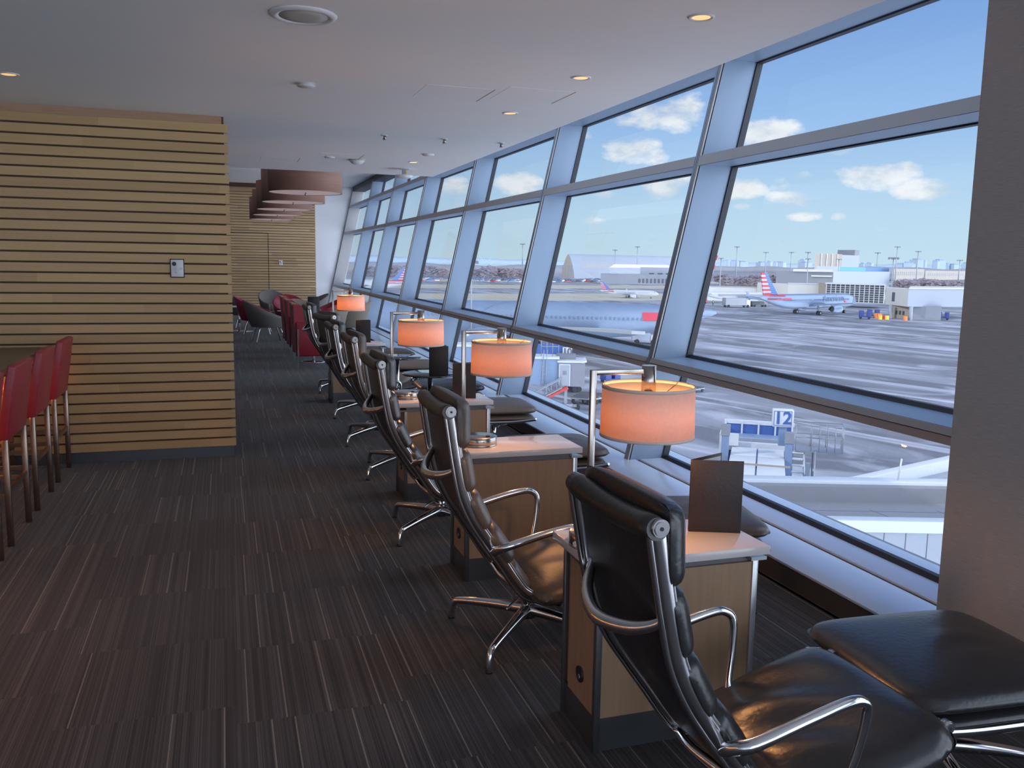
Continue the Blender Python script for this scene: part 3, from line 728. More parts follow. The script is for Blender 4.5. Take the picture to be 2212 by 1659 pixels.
ottoman('taupe leather ottoman fully in view beside the window sill, beyond the third desk', (2.12, 6.93, 0), D(-4), M['leather_taupe'], D(25))
ottoman('black leather ottoman behind the nearer round table', (2.05, 8.22, 0), D(-3), M['leather_black'], D(10))
ottoman('taupe leather ottoman behind the farther round table', (2.10, 9.95, 0), D(-6), M['leather_taupe'], D(20))
ottoman('dark leather ottoman farthest along the windows', (2.02, 11.35, 0), D(0), M['leather_brown'], D(20))

# ---------------------------------------------------------------- side desks, lamps, menus, round tables
def desk(y, lab):
    t = thing('side_desk', lab, 'side table', (1.12, y, 0), 0, 'side desks between the lounge chairs')
    W, Dp = 0.585, 0.29
    mb = MB(); mb.b(0.012, W - 0.012, 0.0, Dp, 0.118, 0.605, M['desk_wood'])
    mb.b(0.0, 0.012, 0.012, Dp - 0.05, 0.118, 0.605, M['desk_wood']); mb.build('body', t)
    mb = MB(); mb.b(0.004, W - 0.012, 0.004, Dp - 0.004, 0.0, 0.118, M['desk_metal']); mb.build('plinth', t)
    for (x0, x1, y0, y1, m) in ((-0.006, 0.016, -0.006, 0.016, 'desk_metal'), (-0.006, 0.012, Dp - 0.012, Dp + 0.006, 'desk_metal'), (W - 0.018, W + 0.004, -0.006, 0.014, 'desk_pale_metal'), (W - 0.018, W + 0.004, Dp - 0.012, Dp + 0.006, 'desk_pale_metal')):
        MB().b(x0, x1, y0, y1, 0.0, 0.612, M[m], 0.002).build('corner_trim', t)
    mb = MB(); mb.b(0.01, W - 0.02, 0.012, Dp - 0.012, 0.605, 0.645, M['desk_metal']); mb.build('recess', t)
    mb = MB(); mb.prism([(W - 0.03, -0.014), (W + 0.030, -0.014), (W + 0.006, 0.05), (W - 0.03, 0.05)], 0.612, 0.624, M['desk_pale_metal']); mb.build('shelf_bracket', t)
    mb = MB(); mb.prism([(-0.035, -0.02), (0.01, -0.02), (0.01, Dp), (-0.01, Dp)], 0.612, 0.624, M['desk_metal']); mb.build('shelf_bracket', t)
    mb = MB(); mb.b(-0.05, W + 0.012, -0.055, Dp + 0.005, 0.645, 0.675, M['desk_top'], 0.002); mb.build('table_top', t)
    mb = MB(); mb.tube([(-0.006, Dp * 0.45, 0.215), (0.004, Dp * 0.45, 0.215)], 0.028, M['black'], 24); mb.cyl((-0.008, Dp * 0.45, 0.205), (0.0, Dp * 0.45, 0.205), 0.010, M['alu_dark'], 16); mb.build('cable_port', t)
    return t
desk(2.478, 'wood side desk nearest the camera, beside the black lounge chair')
desk(4.107, 'wood side desk second from the camera with a bare pale top')
desk(5.675, 'wood side desk third from the camera with a lamp and a dark menu folder')
desk(9.90, 'wood side desk farthest along the row, under the smallest table lamp')
BULBS = []
def lamp(x, y, lab, r=-0.0, basex=0.03):
    t = thing('table_lamp', lab, 'table lamp', (x, y, 0.675), r, 'table lamps on the side desks')
    MB().lathe((basex, 0, 0), [(0.001, 0), (0.092, 0), (0.092, 0.004), (0.089, 0.006), (0.092, 0.010), (0.092, 0.042), (0.088, 0.046), (0.001, 0.046)], M['nickel'], 48).build('base', t)
    MB().cyl((basex + 0.035, -0.045, 0.046), (basex + 0.035, -0.045, 0.052), 0.012, M['black'], 14).cyl((basex - 0.085, -0.035, 0.02), (basex - 0.094, -0.039, 0.02), 0.009, M['white_plastic'], 12).build('switch', t)
    MB().b(-0.010, 0.010, -0.008, 0.008, 0.04, 0.587, M['nickel'], 0.002).build('pole', t)
    MB().b(0.008, 0.192, -0.008, 0.008, 0.569, 0.587, M['nickel'], 0.002).build('arm', t)
    MB().cyl((0.200, 0, 0.490), (0.200, 0, 0.597), 0.024, M['nickel'], 28).build('socket', t)
    R = 0.157
    s = MB().lathe((0.200, 0, 0), [(R, 0.360), (R - 0.004, 0.530), (R - 0.0055, 0.530), (R - 0.0015, 0.360)], M['shade'], 72, closed=True).build('lamp_shade', t)
    MB().lathe((0.200, 0, 0), [(R + 0.001, 0.360), (R + 0.0005, 0.370), (R - 0.0015, 0.370), (R - 0.0015, 0.360)], M['shade_band'], 72, closed=True).lathe((0.200, 0, 0), [(R - 0.003, 0.521), (R - 0.003, 0.532), (R - 0.0055, 0.532), (R - 0.0055, 0.521)], M['shade_band'], 72, closed=True).build('shade_trim', s)
    mb = MB()
    for a in (0.4, 0.4 + 2 * PI / 3, 0.4 + 4 * PI / 3): mb.tube([(0.2 + 0.02 * math.cos(a), 0.02 * math.sin(a), 0.495), (0.2 + 0.09 * math.cos(a), 0.09 * math.sin(a), 0.497), (0.2 + (R - 0.006) * math.cos(a), (R - 0.006) * math.sin(a), 0.525)], 0.0018, M['nickel'], 6)
    mb.build('shade_spider', s)
    MB().lathe((0.200, 0, 0), [(0.001, 0.415), (0.018, 0.42), (0.027, 0.438), (0.024, 0.458), (0.013, 0.490), (0.001, 0.492)], M['bulb'], 20).build('bulb', t)
    l = bpy.data.lights.new('lamp_light', 'POINT'); l.energy = 8.0; l.color = (1.0, 0.45, 0.15); l.shadow_soft_size = 0.03
    o = bpy.data.objects.new('lamp_light', l); COL.objects.link(o); o.location = (0.2, 0, 0.395); o.parent = t
lamp(1.130, 2.595, 'lit orange drum-shade lamp on the nearest desk, largest in the picture', 0, 0.028)
lamp(1.138, 4.250, 'lit drum-shade lamp on the second desk with its round base in view', 0, 0.085)
lamp(1.065, 5.850, 'lit drum-shade lamp on the third desk, in front of the round tables', 0, 0.10)
lamp(1.165, 10.06, 'lit drum-shade lamp on the farthest desk, smallest of the four', 0, 0.06)
def menu(x, y, z, rz, lab, m, w=0.172, h=0.257, open_=0.75):
    """folder standing open like a tent: hinge on the left"""
    t = thing('menu_folder', lab, 'menu', (x, y, z), rz, 'standing menu folders')
    MB().b(0, w, -0.0025, 0.0025, 0, h, m, 0.001).build('front_cover', t)
    o = MB().b(0, w, -0.0025, 0.0025, 0, h, m, 0.001).build('back_cover', t, (0, 0.006, 0), open_)
    MB().b(0.012, w - 0.01, -0.004, -0.0024, 0.01, h - 0.01, M['paper']).build('paper_insert', o)
    return t
menu(1.530, 2.640, 0.675, D(-22), 'brown menu folder standing open on the nearest desk', M['menu'], 0.180, 0.257, 0.80)
menu(1.470, 5.775, 0.675, D(-17), 'brown menu folder standing on the third desk behind the second lamp', M['menu'], 0.160, 0.240, 0.6)
menu(1.600, 7.080, 0.671, D(-20), 'black menu folder standing on the nearer round table', M['menu_black'], 0.160, 0.240, 0.6)
menu(1.415, 10.03, 0.675, D(-10), 'dark menu folder on the farthest desk, white paper edge showing', M['menu_black'], 0.165, 0.255, 0.35)
def round_table(x, y, lab, r=0.235, top=0.671, m='black_glass', cat='side table', nm='round_side_table', grp='round black side tables'):
    t = thing(nm, lab, cat, (x, y, 0), 0, grp)
    MB().lathe((0, 0, 0), [(0.001, top - .012), (r - .003, top - .012), (r, top - .009), (r, top - .003), (r - .003, top), (0.001, top)], M[m], 56).build('table_top', t)
    MB().cyl((0, 0, .012), (0, 0, top - .012), .022, M['chrome'], 20).cyl((0, 0, top - .03), (0, 0, top - .012), .07, M['chrome'], 24).build('post', t)
    MB().lathe((0, 0, 0), [(0.001, 0), (r * .9, 0), (r * .9, .006), (r * .5, .014), (0.001, .018)], M['chrome'], 48).build('base', t)
round_table(1.63, 7.17, 'glossy black round side table holding a black menu folder')
round_table(1.60, 8.50, 'glossy black round side table farther back without a menu')

# ---------------------------------------------------------------- counter and bar stools on the left
t = thing('bar_counter', 'long dark-topped bar counter with slatted oak front and warm light under it', 'counter', (-1.9, 3.6, 0))
MB().b(-0.62, 0.62, -2.4, 3.76, 0.875, 0.915, M['counter'], 0.003).build('counter_top', t)
mb = MB(); mb.b(-0.45, 0.20, -2.3, 3.74, 0.0, 0.875, M['slat_core']); mb.build('carcass', t)
mb = MB(); z = 0.10
while z < 0.84: mb.b(0.20, 0.222, -2.3, 3.74, z, z + 0.062, M['fascia']); z += SLAT_P
mb.build('slatted_front', t)
MB().b(0.235, 0.26, -2.3, 3.72, 0.855, 0.872, M['lamp_glow']).build('light_strip', t)
for k in range(4):
    l = bpy.data.lights.new('counter_light', 'AREA'); l.shape = 'RECTANGLE'; l.size = 0.05; l.size_y = 1.4; l.energy = 5.0; l.color = (1.0, 0.42, 0.13)
    o = bpy.data.objects.new('counter_light', l); COL.objects.link(o); o.location = (0.30, -1.6 + 1.5 * k, 0.845); o.rotation_euler = (0, -0.15, 0); o.parent = t
MB().tube([(0.38, -2.2, 0.16), (0.38, 3.6, 0.16)], 0.012, M['steel_bronze'], 10).build('foot_rail', t)
def stool(y, lab):
    t = thing('bar_stool', lab, 'bar stool', (-1.36, y, 0), 0, 'red bar stools along the counter')
    hw = 0.235
    for (x, yy) in ((0.20, -hw), (0.20, hw), (-0.18, -hw), (-0.18, hw)):
        MB().b(x - 0.016, x + 0.016, yy - 0.012, yy + 0.012, 0, 0.60, M['steel_bronze'], 0.002).build('leg', t)
    mb = MB(); mb.b(-0.18, 0.20, -hw - 0.008, -hw + 0.008, 0.27, 0.295, M['steel_bronze']); mb.b(-0.18, 0.20, hw - 0.008, hw + 0.008, 0.27, 0.295, M['steel_bronze'])
    mb.b(0.192, 0.208, -hw, hw, 0.30, 0.325, M['steel_bronze']); mb.b(-0.188, -0.172, -hw, hw, 0.20, 0.225, M['steel_bronze']); mb.build('foot_bar', t)
    MB().b(-0.22, 0.16, -0.225, 0.225, 0.60, 0.675, M['leather_red'], 0.02).build('seat', t)
    mb = MB()
    mb.extr([(0.150, -0.235, 0.592), (0.215, -0.235, 0.592), (0.275, -0.235, 1.0), (0.235, -0.235, 1.01)], (0, 0.47, 0), M['leather_red'])
    ed = [e for e in mb.bm.edges]
    bmesh.ops.bevel(mb.bm, geom=ed, offset=0.010, segments=3, affect='EDGES', profile=0.5)
    for f in mb.bm.faces: f.smooth = True
    mb.build('backrest', t)
    return t
stool(7.02, 'red leather bar stool farthest back, against the slatted oak wall')
stool(6.28, 'red leather bar stool, second from the slatted oak wall')
stool(5.55, 'red leather bar stool, third from the slatted oak wall')
stool(4.83, 'red leather bar stool cut by the left picture edge')

# ---------------------------------------------------------------- far seating
def red_chair(y, lab):
    t = thing('club_chair', lab, 'armchair', (0.98, y, 0), 0, 'red club chairs in a row')
    Wy = 0.70
    for yy in (0.0, Wy - 0.07):
        MB().b(-0.01, 0.66, yy, yy + 0.07, 0.20, 0.70, M['leather_red'], 0.02).build('arm_panel', t)
    MB().b(0.10, 0.66, 0.07, Wy - 0.07, 0.22, 0.44, M['leather_red'], 0.03).build('seat', t)
    mb = MB(); mb.extr([(0.0, 0.03, 0.22), (0.20, 0.03, 0.22), (0.24, 0.03, 0.70), (0.15, 0.03, 0.86), (0.06, 0.03, 0.955), (-0.05, 0.03, 0.955), (-0.03, 0.03, 0.6)], (0, Wy - 0.06, 0), M['leather_red'])
    bmesh.ops.bevel(mb.bm, geom=list(mb.bm.edges), offset=0.012, segments=2, affect='EDGES'); 
    mb.build('backrest', t)
    MB().b(-0.06, 0.0, 0.06, Wy - 0.06, 0.935, 0.968, M['desk_wood'], 0.006).build('top_cap', t)
    for (x, yy) in ((0.02, -0.004), (0.62, -0.004), (0.02, Wy + 0.004), (0.62, Wy + 0.004)):
        MB().b(x - 0.012, x + 0.012, yy - 0.006, yy + 0.006, 0, 0.60, M['chrome']).build('leg', t)
    return t
red_chair(13.02, 'red leather club chair nearest in the far seating, thin metal leg at its corner')
red_chair(14.32, 'red leather club chair, middle of three with pale wood top caps')
red_chair(15.42, 'red leather club chair, rearmost of three with pale wood top caps')
def shell(lab, x, y, rz, m, cat='armchair'):
    t = thing('tub_chair', lab, cat, (x, y, 0), rz, 'shell tub chairs in the far seating')
    # wrap-around shell: +x is the open front; rim drops from the back to the front
    mb = MB(); n = 29; outer = []; inner = []
    for i in range(n):
        a = D(38) + (2 * PI - D(76)) * i / (n - 1)
        c = math.cos(a)
        k = (1 - c) / 2
        rim = 0.47 + 0.34 * k ** 1.4
        def pt(r, z, lean):
            R = r * (1 + 0.06 * k)
            return (R * math.cos(a) * 1.02 - lean * k, R * math.sin(a), z)
        outer.append([pt(.30, .30, 0), pt(.335, .40, .01), pt(.355, (rim + .40) / 2, .04), pt(.365, rim - .01, .09), pt(.350, rim, .09)])
        inner.append([pt(.27, .33, 0), pt(.295, .42, .01), pt(.315, (rim + .42) / 2, .04), pt(.335, rim - .01, .09), pt(.350, rim, .09)])
    for grid in (outer, inner):
        vs = [[mb.bm.verts.new(p) for p in r] for r in grid]
        mb._tag([mb.bm.faces.new((vs[i][j], vs[i][j + 1], vs[i + 1][j + 1], vs[i + 1][j])) for i in range(n - 1) for j in range(4)], m, True)
    for e in (0, n - 1):
        vo = [mb.bm.verts.new(p) for p in outer[e]]; vi = [mb.bm.verts.new(p) for p in inner[e]]
        mb._tag([mb.bm.faces.new((vo[j], vo[j + 1], vi[j + 1], vi[j])) for j in range(3)], m, False)
    mb.build('shell', t)
    MB().lathe((0.0, 0, 0), [(0.001, .295), (.28, .295), (.305, .32), (.30, .43), (.27, .455), (.001, .46)], m, 36).build('seat', t)
    for sx in (-1, 1):
        for sy in (-1, 1):
            MB().tube([(sx * .12, sy * .12, .295), (sx * .19, sy * .19, .285), (sx * .27, sy * .25, .02), (sx * .272, sy * .252, 0)], .011, M['chrome'], 8, 3).build('leg', t)
    return t
shell('grey fabric tub chair seen in full profile at the left of the far seating', 0.80, 17.7, D(8), M['shell_grey'])
shell('crimson tub chair just behind the grey profile chair', 0.66, 19.6, D(-5), M['shell_red'])
shell('grey tub chair farthest left, half hidden behind the crimson one', 0.50, 21.4, D(0), M['shell_grey'])
shell('grey tub chair open towards the camera at the back of the far seating', 1.22, 23.4, D(-75), M['shell_grey'])
shell('crimson tub chair in the middle of the far seating', 1.42, 20.4, D(-80), M['shell_red'])
shell('taupe tub chair behind the red club chairs', 1.52, 18.0, D(-70), M['shell_taupe'])
shell('grey tub chair at the right rear, turned towards the aisle', 1.90, 21.3, D(190), M['shell_grey'])
shell('crimson tub chair closest to the white end wall and window', 2.10, 19.6, D(185), M['shell_red'])
shell('taupe tub chair close to the glass beside the crimson one', 1.70, 16.2, D(150), M['shell_taupe'])
shell('taupe tub chair behind the farthest table lamp', 2.30, 17.5, D(165), M['shell_taupe'])
round_table(1.32, 14.08, 'white round table between the red club chairs, chrome disc foot', 0.22, 0.66, 'white_plastic', 'table', 'lounge_table', 'white round tables in the far seating')
round_table(0.30, 20.4, 'white round table at the far left beside the grey and crimson tub chairs', 0.33, 0.55, 'white_plastic', 'table', 'lounge_table', 'white round tables in the far seating')
round_table(1.35, 19.2, 'low white round table in the middle of the far tub chairs', 0.30, 0.52, 'white_plastic', 'table', 'lounge_table', 'white round tables in the far seating')
menu(1.235, 14.03, 0.66, D(-3), 'tall dark folder standing on the white table between the red club chairs', M['menu_black'], 0.18, 0.37, 0.3)
# ---------------------------------------------------------------- outside: apron, aircraft, jet bridges, terminals, skyline
_yaw, _pit, _rol = 0.317559, 0.137167, -0.016289
_f = Vector((math.sin(_yaw) * math.cos(_pit), math.cos(_yaw) * math.cos(_pit), -math.sin(_pit)))
_r = Vector((math.cos(_yaw), -math.sin(_yaw), 0)); _d = _f.cross(_r)
_r2 = math.cos(_rol) * _r + math.sin(_rol) * _d; _d2 = -math.sin(_rol) * _r + math.cos(_rol) * _d
def ray(px, py): return (_r2 * ((px - 1106) / 1893.06) + _d2 * ((py - 829.5) / 1893.06) + _f)
def G(px, py, h=0.0):
    """bearing of a picture point carried to height h above the apron"""
    d = ray(px, py); t = (GZ + h - 1.6) / d.z
    return Vector((d.x * t, d.y * t, GZ + h))
def A(px, py, rng):
    """same, carried to a horizontal range in metres"""
    d = ray(px, py); t = rng / math.hypot(d.x, d.y)
    return Vector((d.x * t, d.y * t, 1.6 + d.z * t))
def ht(px, py, rng): return A(px, py, rng).z - GZ

ap = MB().b(3.6, 2600, -400, 3200, -0.6, 0, M['apron']); o = ap.build('floor_apron', None, (0, 0, GZ)); struct(o); o.name = 'floor_outside'

def text_mesh(body, size, m, depth=0.01, bold=0.0, ax=1.0):
    c = bpy.data.curves.new('t', 'FONT'); c.body = body; c.size = size; c.extrude = depth; c.offset = bold
    c.align_x = 'CENTER'; c.align_y = 'CENTER'
    o = bpy.data.objects.new('t', c); COL.objects.link(o)
    dg = bpy.context.evaluated_depsgraph_get(); me = bpy.data.meshes.new_from_object(o.evaluated_get(dg))
    bpy.data.objects.remove(o); me.materials.clear(); me.materials.append(m)
    return me
def put_text(name, me, parent, loc, x_dir, up):
    """x_dir = reading direction, up = letter up, in the parent's space"""
    o = bpy.data.objects.new(name, me); COL.objects.link(o)
    X = Vector(x_dir).normalized(); U = Vector(up).normalized(); Z = X.cross(U)
    o.parent = parent
    o.matrix_local = Matrix.Translation(Vector(loc)) @ Matrix((X, U, Z)).transposed().to_4x4()
    return o

def airliner(label, loc, rz, s, livery='silver', detail=True, title=None, side=-1, length=44.5, R=1.98, fin_h=5.9, cz=3.75, group=None, big=False):
    """x = nose direction; origin on the ground under the wing; side = the side with titles that is seen"""
    t = thing('airliner', label, 'airplane', loc, rz, group); t.scale = (s, s, s)
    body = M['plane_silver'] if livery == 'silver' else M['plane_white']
    L0, L1 = -length * 0.52, length * 0.48
    prof = [(L1, .02, -.55), (L1 - .25, .45, -.48), (L1 - .9, .95, -.34), (L1 - 2.0, 1.42, -.18), (L1 - 3.4, 1.75, -.07), (L1 - 5.2, 1.95, 0), (L1 - 7, 1.98, 0), (L0 + 14, 1.98, 0), (L0 + 10, 1.80, .16), (L0 + 6.5, 1.38, .50), (L0 + 3, .85, .90), (L0 + .8, .42, 1.15), (L0, .12, 1.22)]
    rg = []
    for x, r, dz in prof:
        k = r / 1.98 * R
        rg.append([(x, k * math.cos(2 * PI * j / 32), cz + dz * R / 1.98 + k * 1.04 * math.sin(2 * PI * j / 32)) for j in range(32)])
    MB().rings(rg, body).build('fuselage', t)
    mb = MB()
    if detail:
        n = int((length - 14) / 0.53)
        for i in range(n):
            x = L1 - 6.2 - i * .53
            if abs(x - (L1 - 14)) < 0.8 or abs(x + 2) < .7: continue
            yy = R * 0.988
            mb.box((x, side * yy, cz + .42 * R / 1.98), (.23, .05, .34), M['cabin_glass'], .08, 0, 1)
        mb.box((L1 - 2.55, side * 1.12 * R / 1.98, cz + .62 * R / 1.98), (1.0, .5, .42), M['cockpit'], .08, side * -.35, 1)
        mb.build('cabin_windows', t)
    # fin with slanted stripes
    zt = cz + R * .93; n = 11
    fx0, fx1 = L0 + (6.2 if big else 7.8), L0 + 1.6      # root leading / trailing edge
    tx0, tx1 = L0 + 2.5, L0 + .15      # tip
    H = fin_h
    def fe(k): return (fx0 + (tx0 - fx0) * k, fx1 + (tx1 - fx1) * k, zt + H * k)
    if livery in ('silver', 'flag'):
        mb = MB()
        for i in range(n):
            k0, k1 = i / n, (i + 1) / n
            a0, b0, z0 = fe(k0); a1, b1, z1 = fe(k1)
            e0, e1 = .30, .30
            m0 = a0 + (b0 - a0) * .42; m1 = a1 + (b1 - a1) * .42
            red = i % 2 == 0
            mb.extr([(a0, -.14, z0), (m0, -.14, z0), (m1, -.14, z1 - .0), (a1, -.14, z1)], (0, .28, 0), M['p_blue'])
            mb.extr([(a0, -.15, z1 - .10), (m0, -.15, z1 - .10), (m1, -.15, z1), (a1, -.15, z1)], (0, .30, 0), M['p_lblue'])
            mb.extr([(m0, -.14, z0), (b0, -.14, z0), (b1, -.14, z1), (m1, -.14, z1)], (0, .28, 0), M['p_red'] if red else M['p_lblue'])
        # stripes running on around the rear fuselage
        mb.build('tail_fin', t)
        for (x0, x1, dz, hh) in (((L0 + 1.5, L0 + 5.6, 1.4, .4), (L0 + 1.8, L0 + 8.6, .2, 1.0)) if big else ((L0 + 2.1, L0 + 9.6, 1.55, .38), (L0 + 2.6, L0 + 11.6, .55, .45))):
            mb = MB(); rows = []
            for i in range(10):
                x = x0 + (x1 - x0) * i / 9
                kk = min(1, max(0, (x - L0) / 14)); r = R * (0.12 + .88 * math.sin(min(1, kk * 1.05) * PI / 2)); zc = cz + (1.22 * (1 - kk) ** 1.5) * R / 1.98
                row = []
                for zz in (dz, dz + hh):
                    q = min(.98, max(-.98, (zz - (zc - cz)) / (r * 1.04))); y = side * (math.sqrt(1 - q * q) * r + .05)
                    row.append((x, y, cz + zz))
                rows.append(row)
            for i in range(9):
                e = .0
                mb.extr([rows[i][0], rows[i + 1][0], rows[i + 1][1], rows[i][1]], (0, side * .03, 0), M['p_red'])
            mb.build('fuselage_stripe', t)
    else:
        mb = MB(); a0, b0, z0 = fe(0); a1, b1, z1 = fe(1)
        mb.extr([(a0, -.14, z0 - .3), (b0, -.14, z0 - .3), (b1, -.14, z1), (a1, -.14, z1)], (0, .28, 0), M['plane_white'])
        mb.extr([(a1 - .9, side * .16, z1 - 2.9), (a1 - 1.5, side * .16, z1 - 2.9), (b1 + .7, side * .16, z1 - .4), (a1 - .7, side * .16, z1 - .5)], (0, side * .02, 0), M['p_blue'])
        mb.extr([(b1 + 1.4, side * .16, z1 - 2.6), (b1 + .7, side * .16, z1 - 2.6), (b1 + .3, side * .16, z1 - .6), (b1 + .8, side * .16, z1 - .6)], (0, side * .02, 0), M['p_red'])
        mb.build('tail_fin', t)
        for dz, mm, hh in ((-.15, 'p_red', .22), (.25, 'plane_silver', .2), (.55, 'p_blue', .22)):
            MB().b(L0 + 9, L1 - 6, side * (R + .01) - .03, side * (R + .01) + .03, cz + dz, cz + dz + hh * .7, M[mm]).build('fuselage_stripe', t)
    # tailplane
    for sg in (-1, 1):
        z = cz + .75 if livery != 'ttail' else cz
        MB().extr([(L0 + 6.4, sg * 1.0, z), (L0 + 3.0, sg * .8, z), (L0 + 1.1, sg * 6.2, z + .45), (L0 + 2.6, sg * 6.2, z + .45)], (0, 0, .16), body).build('tailplane', t)
    # wings, engines
    for sg in (-1, 1):
        w = MB(); w.extr([(4.6, sg * 1.6, cz - 1.25), (-3.2, sg * 1.6, cz - 1.25), (-3.6, sg * 6.4, cz - .85), (-6.2, sg * 16.8, cz - .05), (-4.5, sg * 16.8, cz - .05), (.9, sg * 6.4, cz - .80)], (0, 0, .34), M['plane_silver'])
        if big:
            w = MB(); w.extr([(-1.0, sg * 1.6, cz - 1.1), (-9.5, sg * 1.6, cz - 1.1), (-11.0, sg * 8.0, cz - .6), (-14.5, sg * 20.8, cz + .1), (-13.2, sg * 20.8, cz + .1), (-6.0, sg * 8.0, cz - .55)], (0, 0, .30), M['plane_belly'])
        else: w.extr([(-4.6, sg * 16.8, cz), (-6.2, sg * 16.8, cz), (-7.0, sg * 17.4, cz + 2.1), (-6.3, sg * 17.4, cz + 2.1)], (0, sg * .12, 0), body)
        w.build('wing', t)
        e = MB(); ex, ey, ez = 3.6, sg * 5.75, cz - 2.0
        rr = [[(ex + x, ey + r * math.cos(2 * PI * j / 24), ez + r * math.sin(2 * PI * j / 24)) for j in range(24)] for x, r in ((1.9, .90), (1.7, 1.06), (.9, 1.16), (-.6, 1.15), (-1.9, .92), (-2.2, .80))]
        e.rings(rr, body); e.cyl((ex + 1.91, ey, ez), (ex + 1.7, ey, ez), .86, M['cockpit'], 24)
        e.rings([[(ex + x, ey + r * math.cos(2 * PI * j / 16), ez + r * math.sin(2 * PI * j / 16)) for j in range(16)] for x, r in ((-2.0, .72), (-3.3, .30))], M['rubber'])
        e.b(ex - 2.6, ex + .9, ey - .12, ey + .12, ez + .9, cz - .75, body)
        e.build('engine', t)
    # belly fairing and landing gear
    MB().rings([[(x, r * 1.7 * math.cos(2 * PI * j / 20), cz - 1.35 + r * .95 * math.sin(2 * PI * j / 20)) for j in range(20)] for x, r in ((5.4, .1), (3.6, .85), (0, 1), (-3.2, .95), (-5.8, .1))], body).build('belly_fairing', t)
    for (x, y, rw) in ((-1.6, 3.8, .58), (-1.6, -3.8, .58), (L1 - 5.1, 0, .40)):
        g = MB(); 
        for dy in (-.38 if rw > .5 else -.22, .38 if rw > .5 else .22):
            g.cyl((x, y + dy - .17, rw), (x, y + dy + .17, rw), rw, M['rubber'], 20); g.cyl((x, y + dy - .18, rw), (x, y + dy + .18, rw), rw * .45, M['galv'], 14)
        g.cyl((x, y, rw), (x, y * .86, cz - 1.0), .13, M['galv'], 10)
        g.b(x - .5, x + .5, y * .9 - .04, y * .9 + .04, 1.5, 2.4, body)
        g.build('landing_gear', t)
    if title:
        sz = 2.6; yy = side * (R + .03)
        xd = (side * -1.0, 0, 0)   # reading direction as seen from that side
        me = text_mesh(title, sz, M['letter'], .02, .02)
        zz = cz + .75
        o = put_text('airline_title', me, t, (L1 - 13.6, side * (R * 1.005), zz), (-side, 0, 0), (0, -side * .12, 1))
        b = MB(); x0 = L1 - 8.6; 
        b.extr([(x0, side * 1.98, cz + .35), (x0 + 1.5, side * 1.98, cz - .55), (x0 + .55, side * 1.98, cz + .1 - .65), (x0 + .3, side * 1.98, cz - .5)], (0, side * .04, 0), M['p_red'])
        b.extr([(x0 - 1.3, side * 1.80, cz + 1.35), (x0 - .3, side * 1.86, cz + .75), (x0 + .3, side * 1.92, cz + .55), (x0 - .9, side * 1.85, cz + 1.15)], (0, side * .05, 0), M['p_blue'])
        b.build('tail_emblem', t)
    return t

# the taxiing airliner in the middle distance (nose to the right)
mg = G(1744, 679.0); ng = G(1829, 676)
dv = ng - mg; ang = math.atan2(dv.y, dv.x)
s1 = 1.17
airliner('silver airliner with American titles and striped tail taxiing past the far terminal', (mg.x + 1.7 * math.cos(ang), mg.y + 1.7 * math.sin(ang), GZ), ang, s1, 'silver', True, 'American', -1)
# big parked airliner close by, nose to the left, striped fin at the right
p0, p1 = A(1170, 657, 150), A(1548, 541, 150)
ang = math.atan2((p0 - p1).y, (p0 - p1).x)
sB = 1.42
tailp = Vector((p1.x, p1.y, GZ))
cx_ = tailp + Vector((math.cos(ang), math.sin(ang), 0)) * (44.5 * .52 * sB * .985)
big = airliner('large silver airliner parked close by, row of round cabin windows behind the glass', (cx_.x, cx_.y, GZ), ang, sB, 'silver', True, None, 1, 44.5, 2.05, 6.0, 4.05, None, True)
# regional jet on the far apron and the airliner at far left
a0, a1 = G(1310, 642), G(1412, 645)
ang = math.atan2((a1 - a0).y, (a1 - a0).x); c = (a0 + a1) / 2
airliner('small regional jet with striped tail on the far apron, nose to the right', (c.x, c.y, GZ), ang, .70, 'flag', True, None, -1, 40, 1.75, 5.4, 3.4)
a0 = A(868, 629, 430); c = A(770, 628, 430); ang = math.atan2((c - a0).y, (c - a0).x)
airliner('airliner with striped tail seen through the farthest window bays, nose to the left', (c.x * .97 + a0.x * .03, c.y * .97 + a0.y * .03, GZ), ang, 1.05, 'flag', False, None, 1)
a0 = G(1545, 655); a1 = G(1640, 655.5); ang = math.atan2((a1 - a0).y, (a1 - a0).x); c = a0 * .35 + a1 * .65
airliner('white airliner with red and blue cheat lines behind the taxiing airliner', (c.x, c.y + 2, GZ), ang, .82, 'old', False, None, -1)

# --- jet bridge at gate 12 -------------------------------------------------
U = Vector((.78, -.625, 0)); V = Vector((.625, .78, 0))       # screen-right / away
def jb_frame(c, rz):
    e = thing('jet_bridge', '', 'jet bridge', c, rz, None); return e
t = thing('jet_bridge', 'white-roofed jet bridge below the window with a boarding number 12 sign', 'jet bridge', (25.6, 37.6, GZ), -.60)
# local: +y away along the tunnel, +x right
top = 5.35
mb = MB(); mb.b(-1.40, 1.30, -9.5, 4.6, 2.6, top, M['bridge_blue']); mb.build('tunnel', t)
rf = MB()
ys = [-9.5, -5.6, -3.4, -1.2, 1.0, 3.2]
for a, b_ in zip(ys, ys[1:]):
    rf.b(-1.40, -.10, a + .06, b_ - .06, top, top + .10, M['bridge_white'], .02); rf.b(-.02, 1.30, a + .06, b_ - .06, top, top + .10, M['bridge_white'], .02)
for y in (-5.6, -1.2): rf.b(-1.65, 1.55, y - .07, y + .07, top + .08, top + .16, M['ext_beige'])
rf.build('roof_panels', t)
mb = MB(); mb.b(-1.95, 1.85, 4.6, 6.6, 2.6, 5.6, M['bridge_blue']); mb.b(-1.95, 1.85, 6.5, 6.7, 5.2, 6.25, M['sign_blue']); mb.b(-2.0, 1.9, 6.45, 6.75, 6.15, 6.35, M['bridge_white'])
